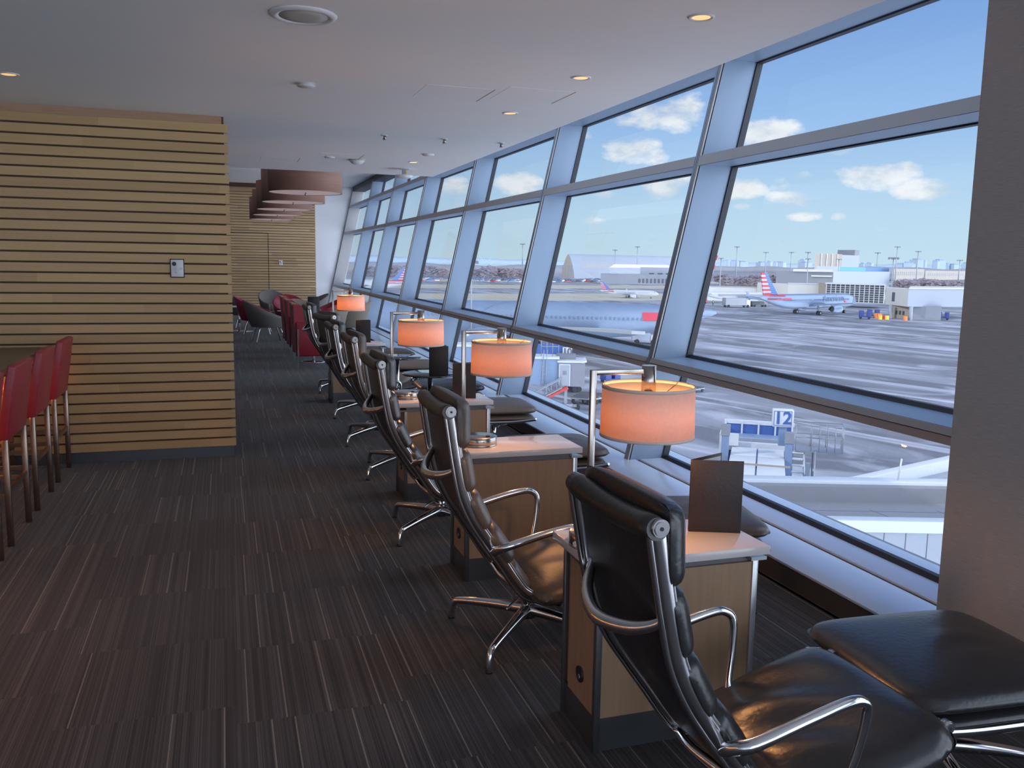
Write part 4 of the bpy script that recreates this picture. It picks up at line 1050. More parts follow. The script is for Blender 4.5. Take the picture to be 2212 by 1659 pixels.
mb.b(-1.6, 1.6, 3.4, 3.75, 5.2, 5.65, M['bridge_white']); mb.b(-1.9, 1.8, 4.2, 4.5, 5.5, 5.75, M['ext_white2'])
for i in range(5): mb.b(-1.98 + i * .93, -1.88 + i * .93, 6.4, 6.55, 5.2, 6.3, M['bridge_white'])
mb.b(-2.1, -1.92, 3.2, 6.7, 1.5, 6.1, M['bridge_white']); mb.build('rotunda_cab', t)
for (x, hx) in ((-1.70, 7.0), (1.50, 6.8)):
    mb = MB(); mb.b(x - .19, x + .19, .9, 1.3, .5, hx - .55, M['bridge_blue']); mb.b(x - .23, x + .23, .86, 1.34, hx - .55, hx, M['galv']); mb.build('lift_column', t)
mb = MB(); mb.box((-1.55, 3.1, 5.85), (.95, .2, .65), M['bridge_white']); mb.build('number_plate', t)
put_text('plate_number', text_mesh('2', .52, M['seam'], .01), t, (-1.72, 2.98, 5.85), (1, 0, 0), (0, 0, 1))
# sign box
sg = thing('gate_sign', 'white box sign reading 12 on a blue post over the jet bridge', 'sign', (27.45, 38.25, -7.35), -.50)
MB().b(-.52, .52, -.02, .55, 0.72, 1.62, M['sign_white'], .03).build('box', sg)
MB().b(.50, .53, .02, .53, .74, 1.58, M['sign_blue']).b(-.48, -.455, -.03, -.015, .78, 1.56, M['sign_blue']).b(.40, .425, -.03, -.015, .78, 1.56, M['sign_blue']).b(-.48, .425, -.03, -.015, 1.535, 1.56, M['sign_blue']).b(-.48, .425, -.03, -.015, .78, .805, M['sign_blue']).build('border', sg)
put_text('number', text_mesh('12', .92, M['sign_blue'], .012, .022), sg, (-.03, -.03, 1.17), (1, 0, 0), (0, 0, 1))
MB().b(-.16, .22, .1, .45, -.3, .74, M['bridge_blue']).build('post', sg)
# stairs with ladder cage on the right of the bridge
st = thing('service_stairs', 'pale steel service stairs along the right side of the jet bridge with a railed landing', 'stairs', (25.6, 37.6, GZ), -.60)
mb = MB()
for i in range(13): mb.b(1.45, 2.35, 3.2 - i * .46, 3.44 - i * .46, top - .05 - i * .26, top + .02 - i * .26, M['bridge_white'])
mb.build('treads', st)
mb = MB()
for x in (1.42, 2.36): mb.tube([(x, 3.5, top), (x, -2.6, top - 3.4)], .06, M['bridge_white'], 6)
mb.b(2.40, 2.62, 1.5, 1.8, -0.0, top - .2, M['ext_white2']); mb.build('stringers', st)
mb = MB(); zl = top + .15
mb.b(1.9, 4.3, 3.2, 4.4, zl - .1, zl, M['galv'])
for (x, y) in ((1.9, 3.2), (2.7, 3.2), (3.5, 3.2), (4.3, 3.2), (4.3, 3.8), (4.3, 4.4), (3.5, 4.4), (2.7, 4.4), (3.1, 3.2), (3.9, 3.2)):
    mb.cyl((x, y, zl - .02), (x, y, zl + 1.35), .025, M['galv'], 6)
for z in (.7, 1.35):
    mb.tube([(1.9, 3.2, zl + z), (4.3, 3.2, zl + z), (4.3, 4.4, zl + z), (1.9, 4.4, zl + z)], .028, M['galv'], 6)
for y in (3.2, 4.4): mb.cyl((2.9, y, 0), (2.9, y, zl), .07, M['galv'], 8)
mb.build('railing', st)

# --- jet bridge at gate 10 -------------------------------------------------
t = thing('jet_bridge', 'blue-grey jet bridge farther off with a dark ribbon emblem and stair truss', 'jet bridge', (31.4, 84.2, GZ), -.36)
fl_z = 2.9
MB().b(-4.6, 1.2, -.8, 2.4, fl_z, fl_z + 2.65, M['bridge_blue']).build('tunnel', t)
MB().b(-4.7, 1.3, -.9, 2.5, fl_z + 2.65, fl_z + 2.85, M['bridge_white']).b(-2.6, -1.7, -.7, .1, fl_z + 2.85, fl_z + 3.15, M['bridge_white']).build('roof', t)
mb = MB(); mb.prism([(1.2, -1.0), (3.5, -1.0), (3.9, -.4), (3.9, 2.8), (1.2, 2.8)], fl_z - .1, fl_z + 2.35, M['bridge_blue']); mb.b(2.5, 3.92, -1.03, -.98, fl_z - .1, fl_z + 2.3, M['ext_grey']); mb.build('cab', t)
mb = MB(); mb.prism([(1.1, -1.1), (3.6, -1.1), (4.1, -.5), (4.1, 2.9), (1.1, 2.9)], fl_z + 2.35, fl_z + 2.5, M['bridge_white']); mb.build('cab_roof', t)
mb = MB(); mb.b(1.35, 2.35, -1.06, -1.0, fl_z - .05, fl_z + 2.1, M['ext_white2']); mb.b(1.28, 1.35, -1.08, -.98, fl_z - .05, fl_z + 2.15, M['bridge_white']); mb.b(2.35, 2.42, -1.08, -.98, fl_z - .05, fl_z + 2.15, M['bridge_white']); mb.b(1.28, 2.42, -1.08, -.98, fl_z + 2.1, fl_z + 2.18, M['bridge_white']); mb.b(1.65, 2.05, -1.08, -1.05, fl_z + 1.1, fl_z + 1.5, M['ext_grey']); mb.build('cab_door', t)
mb = MB()
for pl in (((-3.0, 2.35), (-2.72, 2.6), (-2.55, 1.8), (-2.15, .1), (-2.35, .35), (-2.6, .1), (-2.95, 1.7)), ((-1.95, 2.6), (-1.8, 2.3), (-1.8, 1.8), (-2.22, .85), (-2.45, 1.75)), ((-3.0, .42), (-2.8, .62), (-2.78, .42))):
    mb.extr([(x, -.81, fl_z + z) for x, z in pl], (0, -.02, 0), M['letter'])
mb.build('ribbon_emblem', t)
mb = MB(); mb.b(-3.4, 2.6, 2.3, 2.5, fl_z + 2.7, fl_z + 3.9, M['sign_blue']); mb.b(1.0, 3.0, .4, 2.2, fl_z + 2.5, fl_z + 3.0, M['ext_grey']); mb.build('roof_plant', t)
mb = MB()
for dy in (-2.2, -1.2):
    for k in range(2): mb.tube([(1.6, dy, fl_z - .1 + k * .95), (-3.2, dy, .2 + k * .95)], .05, M['galv'], 6)
    for i in range(10):
        x = 1.6 - i * .5; z = fl_z - .1 - i * .29
        mb.tube([(x, dy, z), (x - .1, dy, z + .92)], .03, M['galv'], 5)
        if i % 2 == 0: mb.tube([(x, dy, z), (x - .55, dy, z + .6)], .025, M['galv'], 5)
for i in range(12): mb.b(1.5 - i * .4 - .14, 1.5 - i * .4 + .14, -2.2, -1.2, fl_z - .15 - i * .24, fl_z - .1 - i * .24, M['galv'])
mb.build('stairs', t)
mb = MB(); mb.tube([(2.2, -1.0, fl_z - .2), (-1.2, -1.6, 1.1), (-3.0, -2.0, .4)], .22, M['dkred'], 8); mb.build('hose_duct', t)
mb = MB(); mb.b(1.9, 2.2, .2, .6, .6, fl_z - .1, M['galv']); mb.b(.8, 3.2, .0, .9, .5, .8, M['galv'])
for x in (.9, 3.1): mb.cyl((x, .0, .45), (x, .9, .45), .45, M['rubber'], 18)
for (x) in (.35, .0): mb.tube([(-.55 + x, -.9, .3), (-.3 + x, -.9, fl_z + 3.6)], .04, M['galv'], 6)
for i in range(14): mb.b(-.55, -.2, -.93, -.87, .6 + i * .42, .65 + i * .42, M['galv'])
mb.build('undercarriage', t)
mb = MB()
zl = fl_z + 2.85
for x in (-.6, 0, .6, 1.2):
    mb.cyl((x, .2, zl), (x, .2, zl + 1.9), .035, M['galv'], 6)
for z in (1.0, 1.9): mb.tube([(-.6, .2, zl + z), (1.2, .2, zl + z), (1.2, 1.4, zl + z)], .035, M['galv'], 6)
mb.build('railing', t)
sg = thing('gate_sign', 'white sign reading 10 above the farther jet bridge', 'sign', (34.15, 85.45, -8.15), -.36)
MB().b(-.50, .50, 0, .12, 0.12, 1.06, M['sign_white'], .02).build('box', sg)
put_text('number', text_mesh('10', 1.0, M['seam'], .012, .02), sg, (0, -.02, .58), (1, 0, 0), (0, 0, 1))
MB().prism([(-.50, 0), (-.9, .9), (-.8, .95), (-.42, .06)], .12, 1.06, M['sign_blue']).build('side_panel', sg)
MB().b(-.95, -.86, .2, .3, -.6, 1.0, M['galv']).prism([(-.9, .9), (-1.5, .5), (-1.46, .42), (-.86, .82)], .12, 1.06, M['sign_white']).build('second_face', sg)
# third jet bridge glimpsed between the lamps (gate 8 side)
t = thing('jet_bridge', 'pale jet bridge glimpsed past the second lamp, farthest of the three', 'jet bridge', tuple(G(1030, 850)[:2]) + (GZ,), -.25)
MB().b(-6, 2.5, -1.2, 1.8, 3.0, 5.6, M['bridge_blue']).build('tunnel', t)
MB().b(-6.1, 2.6, -1.3, 1.9, 5.6, 5.85, M['bridge_white']).build('roof', t)
MB().b(0, .5, -.5, .5, 0, 3.0, M['galv']).cyl((-.1, -.7, .5), (-.1, .7, .5), .5, M['rubber'], 16).build('support', t)
MB().b(-1.2, .8, -1.9, -1.7, 2.2, 2.9, M['dkred']).build('red_board', t)

# --- low connector building in front of the near windows ---------------------
t = thing('connector_building', 'low white connector building with grey membrane roof right under the near window', 'building', (19.4, 19.15, GZ), -.33)
hz = 8.1
mb = MB(); mb.b(-16, 14, 0, .5, 0, hz - .35, M['ext_white2']); mb.b(-16, 14, 4.3, 4.8, 0, hz - .35, M['ext_white2']); mb.build('wall', t)
mb = MB()
for i in range(48): mb.b(-16 + i * .62, -15.985 + i * .62, -.012, .0, 0, hz - .36, M['seam'])
mb.build('panel_joints', t)
MB().b(-16, 14, .3, 4.5, hz - 1.0, hz - .55, M['ext_membrane']).build('roof_deck', t)
mb = MB()
for k, y in enumerate((1.0, 1.9, 2.85)):
    mb.b(-16, 14, y - .012, y + .012, hz - .55, hz - .545, M['seam'])
for k in range(3):
    for i in range(14):
        x = -15.5 + i * 2.15 + k * .9
        mb.box((x, .5 + k * .93 + .25, hz - .5475), (.02, .95, .004), M['seam'], 0, .35)
mb.build('roof_seams', t)
MB().b(-16.1, 14.1, -.08, .36, hz - .35, hz, M['bridge_white'], .02).build('near_parapet', t)
mb = MB(); mb.b(-16.1, 14.1, 4.35, 4.95, hz - .45, hz + .06, M['bridge_white'], .03); mb.b(-16, 14, 3.95, 4.35, hz - .56, hz - .05, M['ext_membrane']); mb.build('far_parapet', t)
mb = MB(); mb.tube([(2.4, 4.33, hz + .07), (2.6, 4.3, hz + .0), (2.45, 4.25, hz - .3), (2.9, 3.9, hz - .5), (4.4, 3.0, hz - .54)], .02, M['seam'], 6, 4); mb.tube([(.55, 4.6, hz + .06), (.62, 4.6, hz + .8)], .03, M['bridge_white'], 6); mb.build('cable', t)
pa, pb = G(1800, 1040, 7.0), G(2075, 980, 7.0)
an = math.atan2((pb - pa).y, (pb - pa).x)
t = thing('roof_wing', 'white-edged roof wing rising to the right beyond the connector building', 'building', (pa.x, pa.y, GZ), an)
MB().b(0, 16, -2.4, -.9, 0, 5.9, M['ext_grey']).build('body', t)
MB().b(-.1, 16, -.4, .1, 5.9, 7.0, M['bridge_white'], .03).b(0, 16, -.9, -.4, 5.9, 6.5, M['ext_white2']).build('parapet', t)
# --- ground vehicles and equipment -----------------------------------------
def wheels(mb, xs, ys, r, w=.25):
    for x in xs:
        for y in ys: mb.cyl((x, y - w / 2, r), (x, y + w / 2, r), r, M['rubber'], 14)
def gtruck(name, lab, cat, p, rz, cab, body, L=5.5, H=2.3, W=2.0, s=1.0):
    t = thing(name, lab, cat, (p.x, p.y, GZ), rz); t.scale = (s,) * 3
    MB().b(-L / 2, L / 2 - 1.5, -W / 2, W / 2, .7, H, M[body], .05).build('body', t)
    mb = MB(); mb.b(L / 2 - 1.45, L / 2, -W / 2, W / 2, .45, H * .82, M[cab], .08); mb.b(L / 2 - .9, L / 2 + .02, -W / 2 + .12, W / 2 - .12, H * .48, H * .74, M['cockpit']); mb.build('cab', t)
    mb = MB(); wheels(mb, (-L / 2 + 1, L / 2 - .9), (-W / 2 + .1, W / 2 - .1), .45); mb.build('wheels', t)
    return t
gtruck('tow_tractor', 'white tow tractor with yellow beacon below the large airliner wing', 'truck', G(1392, 742), -.4, 'ext_white', 'ext_white2', 5.0, 2.1, 2.2)
gtruck('service_truck', 'white service truck behind the tail of the taxiing airliner', 'truck', G(1590, 664), ang, 'ext_white', 'galv', 8.5, 3.0, 2.5, 1.2)
gtruck('belt_loader', 'grey loader under the tail of the white airliner', 'truck', G(1638, 663), ang, 'ext_grey', 'ext_dark', 6, 2.0, 2.2, 1.1)
gtruck('pickup_truck', 'red pickup beside the mullion on the far apron', 'truck', G(1512, 656), ang, 'dkred', 'dkred', 5, 1.8, 2.0, 1.1)
gtruck('fire_truck', 'red truck on the far apron by the grey hangar wall', 'truck', G(1360, 612), -.5, 'dkred', 'orange', 9, 3.4, 2.8, 1.4)
def cart(lab, p, rz, m, s=1.0, w=2.6, h=1.9):
    t = thing('baggage_cart', lab, 'baggage cart', (p.x, p.y, GZ), rz, None); t.scale = (s,) * 3
    mb = MB(); mb.b(-w / 2, -w / 2 + 1.0, -.75, .75, .5, h, M[m], .04); mb.b(w / 2 - 1.0, w / 2, -.75, .75, .5, h, M[m], .04); mb.b(-w / 2, w / 2, -.75, .75, .42, .6, M[m]); mb.build('body', t)
    mb = MB(); wheels(mb, (-w / 2 + .4, w / 2 - .4), (-.65, .65), .28, .18); mb.build('wheels', t); return t
cart('blue baggage cart nearest the nose of the taxiing airliner', G(1868, 689), -.75, 'cart_blue', 1.35)
cart('dark blue baggage cart just behind the first blue one', G(1886, 686), -.6, 'cart_blue', 1.35)
cart('blue baggage cart at the right end of the grey terminal wall', G(2037, 691), -.75, 'cart_blue', 1.25)
for i, (px, py, m, lab) in enumerate(((1893, 687, 'orange', 'orange plastic barrier beside the blue baggage carts'), (1900, 688, 'orange', 'orange plastic barrier, second beside the carts'), (1901, 690, 'yellow', 'yellow drum in front of the orange barriers'), (1908, 690, 'dkred', 'dark red drum between two yellow ones'), (1915.5, 690.5, 'yellow', 'yellow bin at the foot of the light pole'), (1955, 692, 'orange', 'orange cone by the terminal column'))):
    p = G(px, py); t = thing('safety_barrier' if i < 2 else 'drum', lab, 'barrier' if i < 2 else 'drum', (p.x, p.y, GZ))
    if i < 2: MB().extr([(-.8, -.3, 0), (.8, -.3, 0), (.8, -.1, 1.5), (-.8, -.1, 1.5)], (0, .4, 0), M[m]).build('shell', t)
    else: MB().lathe((0, 0, 0), [(.001, 0), (.55, 0), (.6, .1), (.6, 1.15), (.5, 1.25), (.001, 1.25)], M[m], 20).build('shell', t)
# baggage dollies and a cart under the lamp arm
def dolly(lab, p, rz, s=1.0):
    t = thing('baggage_dolly', lab, 'baggage dolly', (p.x, p.y, GZ), rz); t.scale = (s,) * 3
    mb = MB(); mb.b(-1.6, 1.6, -.8, .8, .48, .60, M['galv'])
    for x in (-1.5, -.75, 0, .75, 1.5): mb.b(x - .06, x + .06, -.8, .8, .6, .72, M['seam'])
    mb.build('deck', t)
    mb = MB(); wheels(mb, (-1.1, 1.1), (-.7, .7), .26, .16); mb.tube([(1.6, 0, .5), (2.8, 0, .25)], .05, M['galv'], 6); mb.build('wheels_and_hitch', t)
dolly('flat dark container dolly on the apron behind the nearest lamp post', G(1262, 869), .9, 1.25)
dolly('second flat dolly hitched beside the first, partly hidden by the lamp', G(1288, 869), .6, 1.15)
dolly('empty dolly with long tow bar far out on the apron right of the nearest lamp', G(1500, 847), .5, .8)
cart('dark baggage cart seen above the nearest lamp shade arm', G(1318, 826), .2, 'cart_blue', .9)
tt = thing('ground_power_cart', 'dark blue ground unit under the gate ten jet bridge cab', 'ground equipment', tuple(G(1241, 846)[:2]) + (GZ,), .1)
MB().b(-.55, .55, -.5, .5, .5, 2.7, M['cart_blue'], .05).b(-.5, .5, -.45, .45, 2.7, 3.0, M['ext_white2'], .05).build('body', tt)
mb = MB(); wheels(mb, (-.3, .3), (-.5, .5), .35, .2); mb.build('wheels', tt)
# ground worker far out in a hi-viz vest
p = G(1540, 660.5); t = thing('person', 'ground worker in a bright vest and dark trousers standing on the far apron', 'person', (p.x, p.y, GZ))
def skin_body(name, verts, edges, rad, m, parent):
    me = bpy.data.meshes.new(name); me.from_pydata(verts, edges, []); me.materials.append(m)
    o = bpy.data.objects.new(name, me); COL.objects.link(o); o.parent = parent
    md = o.modifiers.new('skin', 'SKIN')
    for v, r_ in zip(me.skin_vertices[0].data, rad): v.radius = (r_, r_)
    me.skin_vertices[0].data[0].use_root = True
    o.modifiers.new('sub', 'SUBSURF').levels = 1
    return o
hv = [(0, 0, .95), (0, 0, 1.2), (0, 0, 1.45), (0, 0, 1.55), (0, .01, 1.7), (-.2, 0, 1.42), (-.28, .02, 1.15), (-.26, -.1, .92), (.2, 0, 1.42), (.29, .0, 1.15), (.26, -.12, .93), (-.1, 0, .88), (-.12, 0, .5), (-.13, .02, .08), (-.13, -.12, .04), (.1, 0, .88), (.13, 0, .5), (.14, .02, .08), (.14, -.12, .04)]
he = [(0, 1), (1, 2), (2, 3), (3, 4), (2, 5), (5, 6), (6, 7), (2, 8), (8, 9), (9, 10), (0, 11), (11, 12), (12, 13), (13, 14), (0, 15), (15, 16), (16, 17), (17, 18)]
b_ = skin_body('body', hv, he, [.14, .14, .14, .06, .10, .07, .05, .04, .07, .05, .04, .10, .07, .05, .04, .10, .07, .05, .04], M['trouser'], t)
skin_body('vest', [(0, 0, .98), (0, 0, 1.2), (0, 0, 1.42)], [(0, 1), (1, 2)], [.17, .17, .19], M['hiviz'], t)
t.scale = (1.25,) * 3

# --- light masts -------------------------------------------------------------
def mast(px, py, pt, lab, r=.28, kind=0, rng=None):
    b0 = G(px, py) if rng is None else A(px, py, rng)
    D_ = math.hypot(b0.x, b0.y); h = ht(px, pt, D_)
    k = D_ / 300.0
    t = thing('light_mast', lab, 'light pole', (b0.x, b0.y, GZ), -.6, 'apron light masts')
    MB().cyl((0, 0, 0), (0, 0, h), r * .75 * max(.8, k) ** .9, M['galv'], 8, r * .4 * max(.8, k) ** .9).build('pole', t)
    w = 1.3 * max(.8, k) * (.55 if k > 1.4 else 1); k = k * (.5 if k > 1.4 else 1); mb = MB()
    mb.b(-w, w, -.15 * k, .15 * k, h - .1, h + .25 * max(1, k), M['galv'])
    for x in (-w, -w * .35, w * .35, w): mb.box((x, -.2, h - .15 * k), (.55 * max(.8, k), .8 * k, .45 * max(.8, k)), M['ext_grey'], 0, 0, 2, .3)
    mb.build('lamp_head', t)
mast(1921, 682, 557, 'tall light mast in front of the right terminal building, bulky lamp head')
mast(1741, 640, 559, 'light mast rising behind the fuselage of the taxiing airliner')
mast(1554, 636, 558, 'light mast just right of the large striped tail')
mast(1589, 600, 533, 'tallest slender mast left of the taxiing airliner tail', .3)
mast(1652, 592, 545, 'thin distant mast above the taxiing airliner tail')
mast(1707, 592, 545, 'thin distant mast left of the beige block')
mast(1742, 604, 545, 'thin distant mast beside the beige block, behind the nearer mast')
mast(1809, 612, 560, 'mast in front of the beige block')
mast(1893, 592, 546, 'thin distant mast right of the beige block')
mast(1933, 610, 533, 'tall mast with a cap-shaped head above the right terminal')
mast(1978, 617, 543, 'mast on the skyline above the right terminal roof')
mast(2070, 606, 562, 'mast with three lamp heads beside the dark pier')
mast(1375, 606, 533, 'mast right of the arched hangar, taller of the two')
mast(1327, 606, 540, 'mast right of the arched hangar, shorter of the two')
mast(1128, 592, 527, 'mast with a crossbar seen left of the arched hangar')
mast(1017, 762, 566, 'near blue-grey mast rising by the third window mullion')

# --- buildings ---------------------------------------------------------------
def block(lab, a, b_, h, depth, m, name='terminal_building', cat='building', parts=None, base=0):
    """box whose front runs from ground point a to b_ and which reaches back by depth"""
    dv = b_ - a; L_ = math.hypot(dv.x, dv.y); an = math.atan2(dv.y, dv.x)
    t = thing(name, lab, cat, (a.x, a.y, GZ), an)
    rd = Vector(((a.x + b_.x) / 2, (a.y + b_.y) / 2, 0)).normalized()
    lx, ly = rd.x * math.cos(an) + rd.y * math.sin(an), -rd.x * math.sin(an) + rd.y * math.cos(an)
    MB().prism([(0, 0), (L_, 0), (L_ + lx * depth, ly * depth), (lx * depth, ly * depth)], base, h, M[m]).build('walls', t)
    t['skx'] = lx * depth; t['sky'] = ly * depth
    if parts: parts(t, L_, h, depth)
    return t
def winrow(n, z0, z1, x0=.04, x1=.96, m='ext_dark', y=-.05):
    def f(t, L_, h, dp):
        mb = MB(); st = (x1 - x0) * L_ / n
        for i in range(n): mb.b(x0 * L_ + i * st + st * .2, x0 * L_ + (i + 1) * st - st * .2, y, 0.0, z0, z1, M[m])
        mb.build('window_row', t)
    return f
def roofcap(m='bridge_white', o=.6, th=.5):
    def f(t, L_, h, dp): MB().prism([(-o, -o), (L_ + o, -o), (L_ + o + t['skx'], t['sky']), (-o + t['skx'], t['sky'])], h, h + th, M[m]).build('roof', t)
    return f
def both(*fs):
    def f(*a):
        for q in fs: q(*a)
    return f
# right-hand terminal pier
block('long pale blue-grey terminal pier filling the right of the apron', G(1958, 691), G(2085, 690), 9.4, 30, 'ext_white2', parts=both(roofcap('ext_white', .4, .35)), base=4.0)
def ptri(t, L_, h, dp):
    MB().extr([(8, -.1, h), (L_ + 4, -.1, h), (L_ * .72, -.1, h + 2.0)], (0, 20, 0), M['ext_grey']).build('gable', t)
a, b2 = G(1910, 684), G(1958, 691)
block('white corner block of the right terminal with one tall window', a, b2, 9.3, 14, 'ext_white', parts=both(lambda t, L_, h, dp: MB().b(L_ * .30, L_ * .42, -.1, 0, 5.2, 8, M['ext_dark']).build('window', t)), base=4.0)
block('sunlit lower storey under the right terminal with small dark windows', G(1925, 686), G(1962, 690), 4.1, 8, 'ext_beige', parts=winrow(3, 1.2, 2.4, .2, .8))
block('grey recessed lower wall under the right terminal', G(1966, 690), G(2032, 692), 4.1, 8, 'ext_grey')
for i, px in enumerate((1966, 1922)):
    p = G(px, 692 - i * 5); tag(MB().cyl((0, 0, 0), (0, 0, 4.2), .55, M['ext_white2'], 16).build('terminal_column', None, (p.x, p.y, GZ)), ('round column under the right corner of the terminal', 'round column beside the light mast foot')[i], 'column')
block('glazed terminal hall with white window grid behind the taxiing airliner nose', G(1786, 662), G(1908, 668), 9.0, 16, 'ext_dark', parts=both(roofcap('bridge_white', .5, .4), lambda t, L_, h, dp: grid(t, L_, h)), base=2.2) if False else None
def gridf(t, L_, h, dp):
    mb = MB(); n = 12
    for i in range(n + 1): mb.b(L_ * i / n - .12, L_ * i / n + .12, -.25, -.02, 2.2, h, M['bridge_white'])
    for k in range(9): mb.b(0, L_, -.22, -.02, 2.2 + (h - 2.2) * k / 8 - .07, 2.2 + (h - 2.2) * k / 8 + .07, M['bridge_white'])
    mb.build('window_grid', t)
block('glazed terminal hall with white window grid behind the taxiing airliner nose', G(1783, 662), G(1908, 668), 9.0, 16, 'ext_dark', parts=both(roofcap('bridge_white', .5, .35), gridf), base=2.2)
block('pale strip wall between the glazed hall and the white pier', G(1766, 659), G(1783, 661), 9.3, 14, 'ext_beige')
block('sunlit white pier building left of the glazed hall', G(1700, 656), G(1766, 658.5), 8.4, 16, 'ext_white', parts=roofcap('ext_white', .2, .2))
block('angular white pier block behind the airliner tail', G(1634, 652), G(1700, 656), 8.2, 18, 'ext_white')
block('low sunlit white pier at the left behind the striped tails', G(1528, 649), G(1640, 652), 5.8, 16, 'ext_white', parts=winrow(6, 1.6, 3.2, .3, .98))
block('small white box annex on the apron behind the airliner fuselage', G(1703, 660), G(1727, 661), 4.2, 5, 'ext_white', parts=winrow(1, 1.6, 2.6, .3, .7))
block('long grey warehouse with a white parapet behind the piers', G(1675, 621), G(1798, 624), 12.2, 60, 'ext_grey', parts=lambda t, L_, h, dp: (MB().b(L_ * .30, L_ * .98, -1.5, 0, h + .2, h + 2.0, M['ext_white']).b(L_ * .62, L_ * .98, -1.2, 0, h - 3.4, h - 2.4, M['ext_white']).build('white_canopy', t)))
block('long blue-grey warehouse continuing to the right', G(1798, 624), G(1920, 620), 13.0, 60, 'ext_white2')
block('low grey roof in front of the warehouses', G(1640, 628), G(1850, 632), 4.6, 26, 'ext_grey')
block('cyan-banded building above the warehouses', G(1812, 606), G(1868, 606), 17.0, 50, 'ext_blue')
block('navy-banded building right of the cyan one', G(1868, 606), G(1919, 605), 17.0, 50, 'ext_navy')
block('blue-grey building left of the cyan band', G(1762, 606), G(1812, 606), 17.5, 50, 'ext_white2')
bt = block('large beige windowless block on the skyline', G(1758, 600), G(1816, 600), 38, 90, 'ext_beige', parts=lambda t, L_, h, dp: [MB().b(L_ * k / 5 - 1, L_ * k / 5 + 1, -1.5, 0, 0, h, M['ext_white']).build('pilaster', t) for k in range(1, 5)])
block('blue-grey stepped block right of the beige one', G(1816, 600), G(1853, 600), 37, 70, 'ext_white2', parts=lambda t, L_, h, dp: MB().b(L_ * .72, L_ * .98, 0, 30, h, h + 9, M['ext_grey']).build('stair_tower', t))
block('beige parking structure low on the right horizon', G(1930, 606), G(1995, 605), 16, 40, 'ext_beige', parts=winrow(14, 7, 12))
block('pale parking structure continuing to the pier', G(1998, 605), G(2085, 604), 14, 40, 'ext_beige', parts=winrow(18, 6, 10))
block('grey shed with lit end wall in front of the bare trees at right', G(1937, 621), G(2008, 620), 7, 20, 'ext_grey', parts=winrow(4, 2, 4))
# hangars in the left half
def hangar(lab, a, b_, H, depth, face, roofm):
    dv = b_ - a; L_ = math.hypot(dv.x, dv.y); an = math.atan2(dv.y, dv.x)
    t = thing('arched_hangar', lab, 'hangar', (a.x, a.y, GZ), an)
    def arc(sc=1.0):
        pts = [(0, 0)]
        for i in range(17):
            u = i / 16; x = L_ * u; z = H * sc * (1 - abs(2 * u - 1) ** 1.75) ** .75 if 0 < u < 1 else 0
            pts.append((x, z + H * .18 * (1 - abs(2 * u - 1))))
        return pts[1:]
    P_ = arc(.85)
    MB().extr([(x, 0, z) for x, z in P_], (0, depth, 0), M[roofm]).build('vault', t)
    MB().extr([(L_ / 2 + (x - L_ / 2) * .94, -.4, z * .94) for x, z in P_], (0, .4, 0), M[face]).build('glazed_front', t)
    mb = MB()
    for i in range(1, 9): 
        x = L_ * i / 9; mb.b(x - .3, x + .3, -.7, -.3, 0, H * .55, M['ext_white2'])
    mb.build('ribs', t)
    return t
ga, gb = G(1212, 600.5), G(1257, 601.5)
hangar('big arched hangar with a ribbed glazed front on the far side of the airfield', ga, gb, 25, 190, 'ext_beige', 'ext_white2').rotation_euler.z -= .62
block('white barrel-roofed hangar right of the arched hangar', G(1315, 606), G(1452, 607), 12.5, 50, 'ext_white2', parts=lambda t, L_, h, dp: MB().extr([(0, 0, h), (L_, 0, h), (L_ - 6, 0, h + 3.2), (6, 0, h + 3.2)], (0, 50, 0), M['ext_white']).build('roof', t))
block('low grey maintenance building in front of the white hangar', G(1297, 613), G(1455, 615), 8, 22, 'ext_grey', parts=winrow(9, 1, 4.5, .5, .98))
block('blue-grey hangar wing at the right of the maintenance building', G(1382, 613.5), G(1460, 614.5), 13.5, 22, 'ext_white2', parts=winrow(3, 7, 9, .2, .9))
# parked cars on the far lot
car0 = thing('parked_car', 'tiny parked car in the long row across the far airfield', 'car', (0, 0, GZ), 0, 'parked cars beyond the taxiway')
MB().b(-2.3, 2.3, -.9, .9, .35, 1.0, M['ext_white2'], .1).build('body', car0)
MB().b(-1.3, 1.1, -.8, .8, 1.0, 1.5, M['cockpit'], .15).build('cabin', car0)
cols = ['ext_white', 'ext_dark', 'ext_grey', 'ext_white2', 'dkred', 'letter']
cars = []
meshes = {}
for i in range(110):
    if i < 45: px = random.uniform(1005, 1120)
    elif i < 95: px = random.uniform(1180, 1290)
    else: px = random.uniform(905, 950)
    py = random.uniform(604, 610.5) - (px - 1100) * -.006
    p = G(px, py)
    c_ = car0 if i == 0 else dup(car0, (0, 0, 0))
    c_.location = (p.x, p.y, GZ); c_.rotation_euler = (0, 0, random.choice((.4, 2.0)) + random.uniform(-.08, .08)); c_.scale = (1.35,) * 3
    k = random.choice(cols)
    if i > 0:
        for ch in c_.children:
            if ch.name.startswith('body'):
                if k not in meshes:
                    meshes[k] = ch.data.copy(); meshes[k].materials[0] = M[k]
                ch.data = meshes[k]
